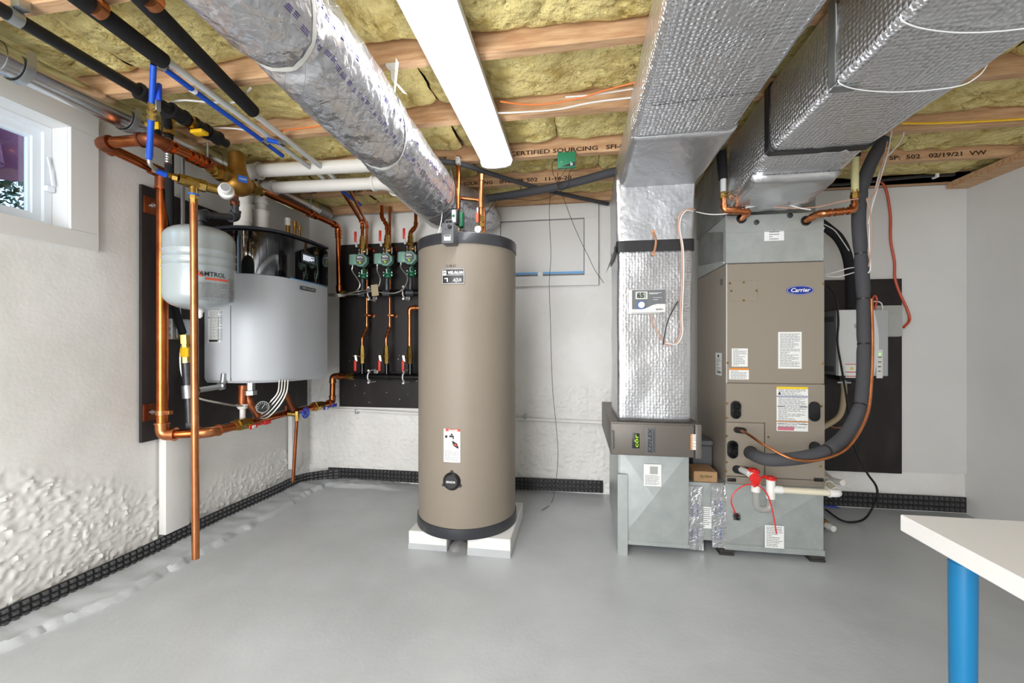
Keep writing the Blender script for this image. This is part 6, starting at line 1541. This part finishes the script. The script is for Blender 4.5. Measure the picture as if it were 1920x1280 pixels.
wire('hanging_sensor_wire', 'thin black wire hanging straight down from the ceiling to the floor by the tank', 'wire', [P(1032, 364, 2.66), P(1030, 395, 2.68), P(1031, 430, 2.7), P(1033, 480, 2.72), P(1030, 530, 2.74), P(1032, 600, 2.76), P(1034, 680, 2.76), P(1037, 740, 2.76), P(1042, 790, 2.74), P(1046, 840, 2.72), P(1045, 880, 2.71), P(1041, 910, 2.8), PZ(1035, 940, .006), PZ(1020, 952, .004)], .0018, 'cable_black')
obj('sensor_tip', MB().cyl(PZ(1028, 948, .008), PZ(1016, 955, .008), .005, 10), 'zinc', None, 'small metal probe lying on the floor at the end of the black wire', 'probe')
wire('slanting_sensor_wire', 'thin black wire slanting down across the boarded window to the foil riser', 'wire', [P(1050, 354, 2.66), P(1060, 380, 2.7), P(1073, 415, 2.72), P(1088, 450, 2.74), P(1102, 478, 2.76), P(1115, 505, 2.78), P(1132, 530, 2.8)], .0018, 'cable_black')
zw = 2.222
wire('orange_wire', 'orange cable draped under the ceiling insulation right of the light', 'cable', [PZ(938, 190, zw), PZ(985, 196, zw), PZ(1035, 194, zw-.002), PZ(1090, 183, zw), PZ(1140, 168, zw), PZ(1195, 153, zw)], .0035, 'orange')
wire('white_cable', 'white cable stapled along the second joist right of the light', 'cable', [PZ(918, 212, zw), PZ(980, 210, zw), PZ(1045, 205, zw), PZ(1110, 192, zw), PZ(1190, 182, zw)], .004, 'cable_white')
wire('white_cable', 'white cable above the orange one near the big foil duct', 'cable', [PZ(1060, 182, 2.23), PZ(1110, 178, 2.225), PZ(1190, 166, 2.23)], .0035, 'cable_white')
wire('white_cable', 'white cable looping past the blue hose toward the long foam sleeve', 'cable', [PZ(305, 200, zw), PZ(318, 193, zw), PZ(345, 188, zw), PZ(385, 191, zw), PZ(430, 193, zw), PZ(450, 186, zw), PZ(470, 165, zw)], .0045, 'cable_white')
wire('white_cable', 'short white cable curving under the joist left of the bronze separator', 'cable', [PZ(381, 252, zw), PZ(388, 243, zw), PZ(405, 240, zw), PZ(440, 241, zw), PZ(470, 246, zw)], .004, 'cable_white')
wire('orange_wire', 'orange cable curling on the joist left of the foil duct', 'cable', [PZ(525, 268, zw), PZ(520, 254, zw), PZ(530, 245, zw), PZ(560, 241, zw), PZ(600, 236, zw), PZ(625, 228, zw)], .0035, 'orange')
wire('yellow_cable', 'yellow cable running along a joist at upper right', 'cable', [PZ(1690, 231, 2.224), PZ(1750, 231, 2.224), PZ(1830, 228, 2.224), PZ(1930, 222, 2.224), PZ(2050, 210, 2.224)], .0055, 'yellow')
wire('black_cable', 'black cable clipped under the ceiling edge above the back right wall', 'cable', [PY(1530, 348, 3.12), PY(1600, 344, 3.12), PY(1660, 337, 3.12), PY(1720, 331, 3.12), PY(1790, 327, 3.12)], .010, 'cable_black')
c = PY(1754, 330, 3.12); obj('cable_clip', MB().rbox(c.x-.008, c.x+.008, 3.10, 3.14, c.z-.013, c.z+.013, .002), 'paper', None, 'white clip on the black cable at the ceiling edge', 'clip')

# ================================================================ TABLE
t = thing('table', 'white table top on round blue legs at the lower right', 'table', (1.5, .8, 0))
obj('tabletop', MB().rbox(.79, 2.25, .5, 1.163, .69, .73, .002, 1), 'table_white', t)
for (x, y) in ((.865, 1.088), (.865, .575), (2.175, 1.088), (2.175, .575)):
    obj('leg', MB().lathe((x, y, 0), (0, 0, 1), [(.012, 0), (.019, .004), (.021, .02), (.0245, .62), (.0245, .655), (.0225, .657), (.0225, .689)], 28), 'table_blue', t)
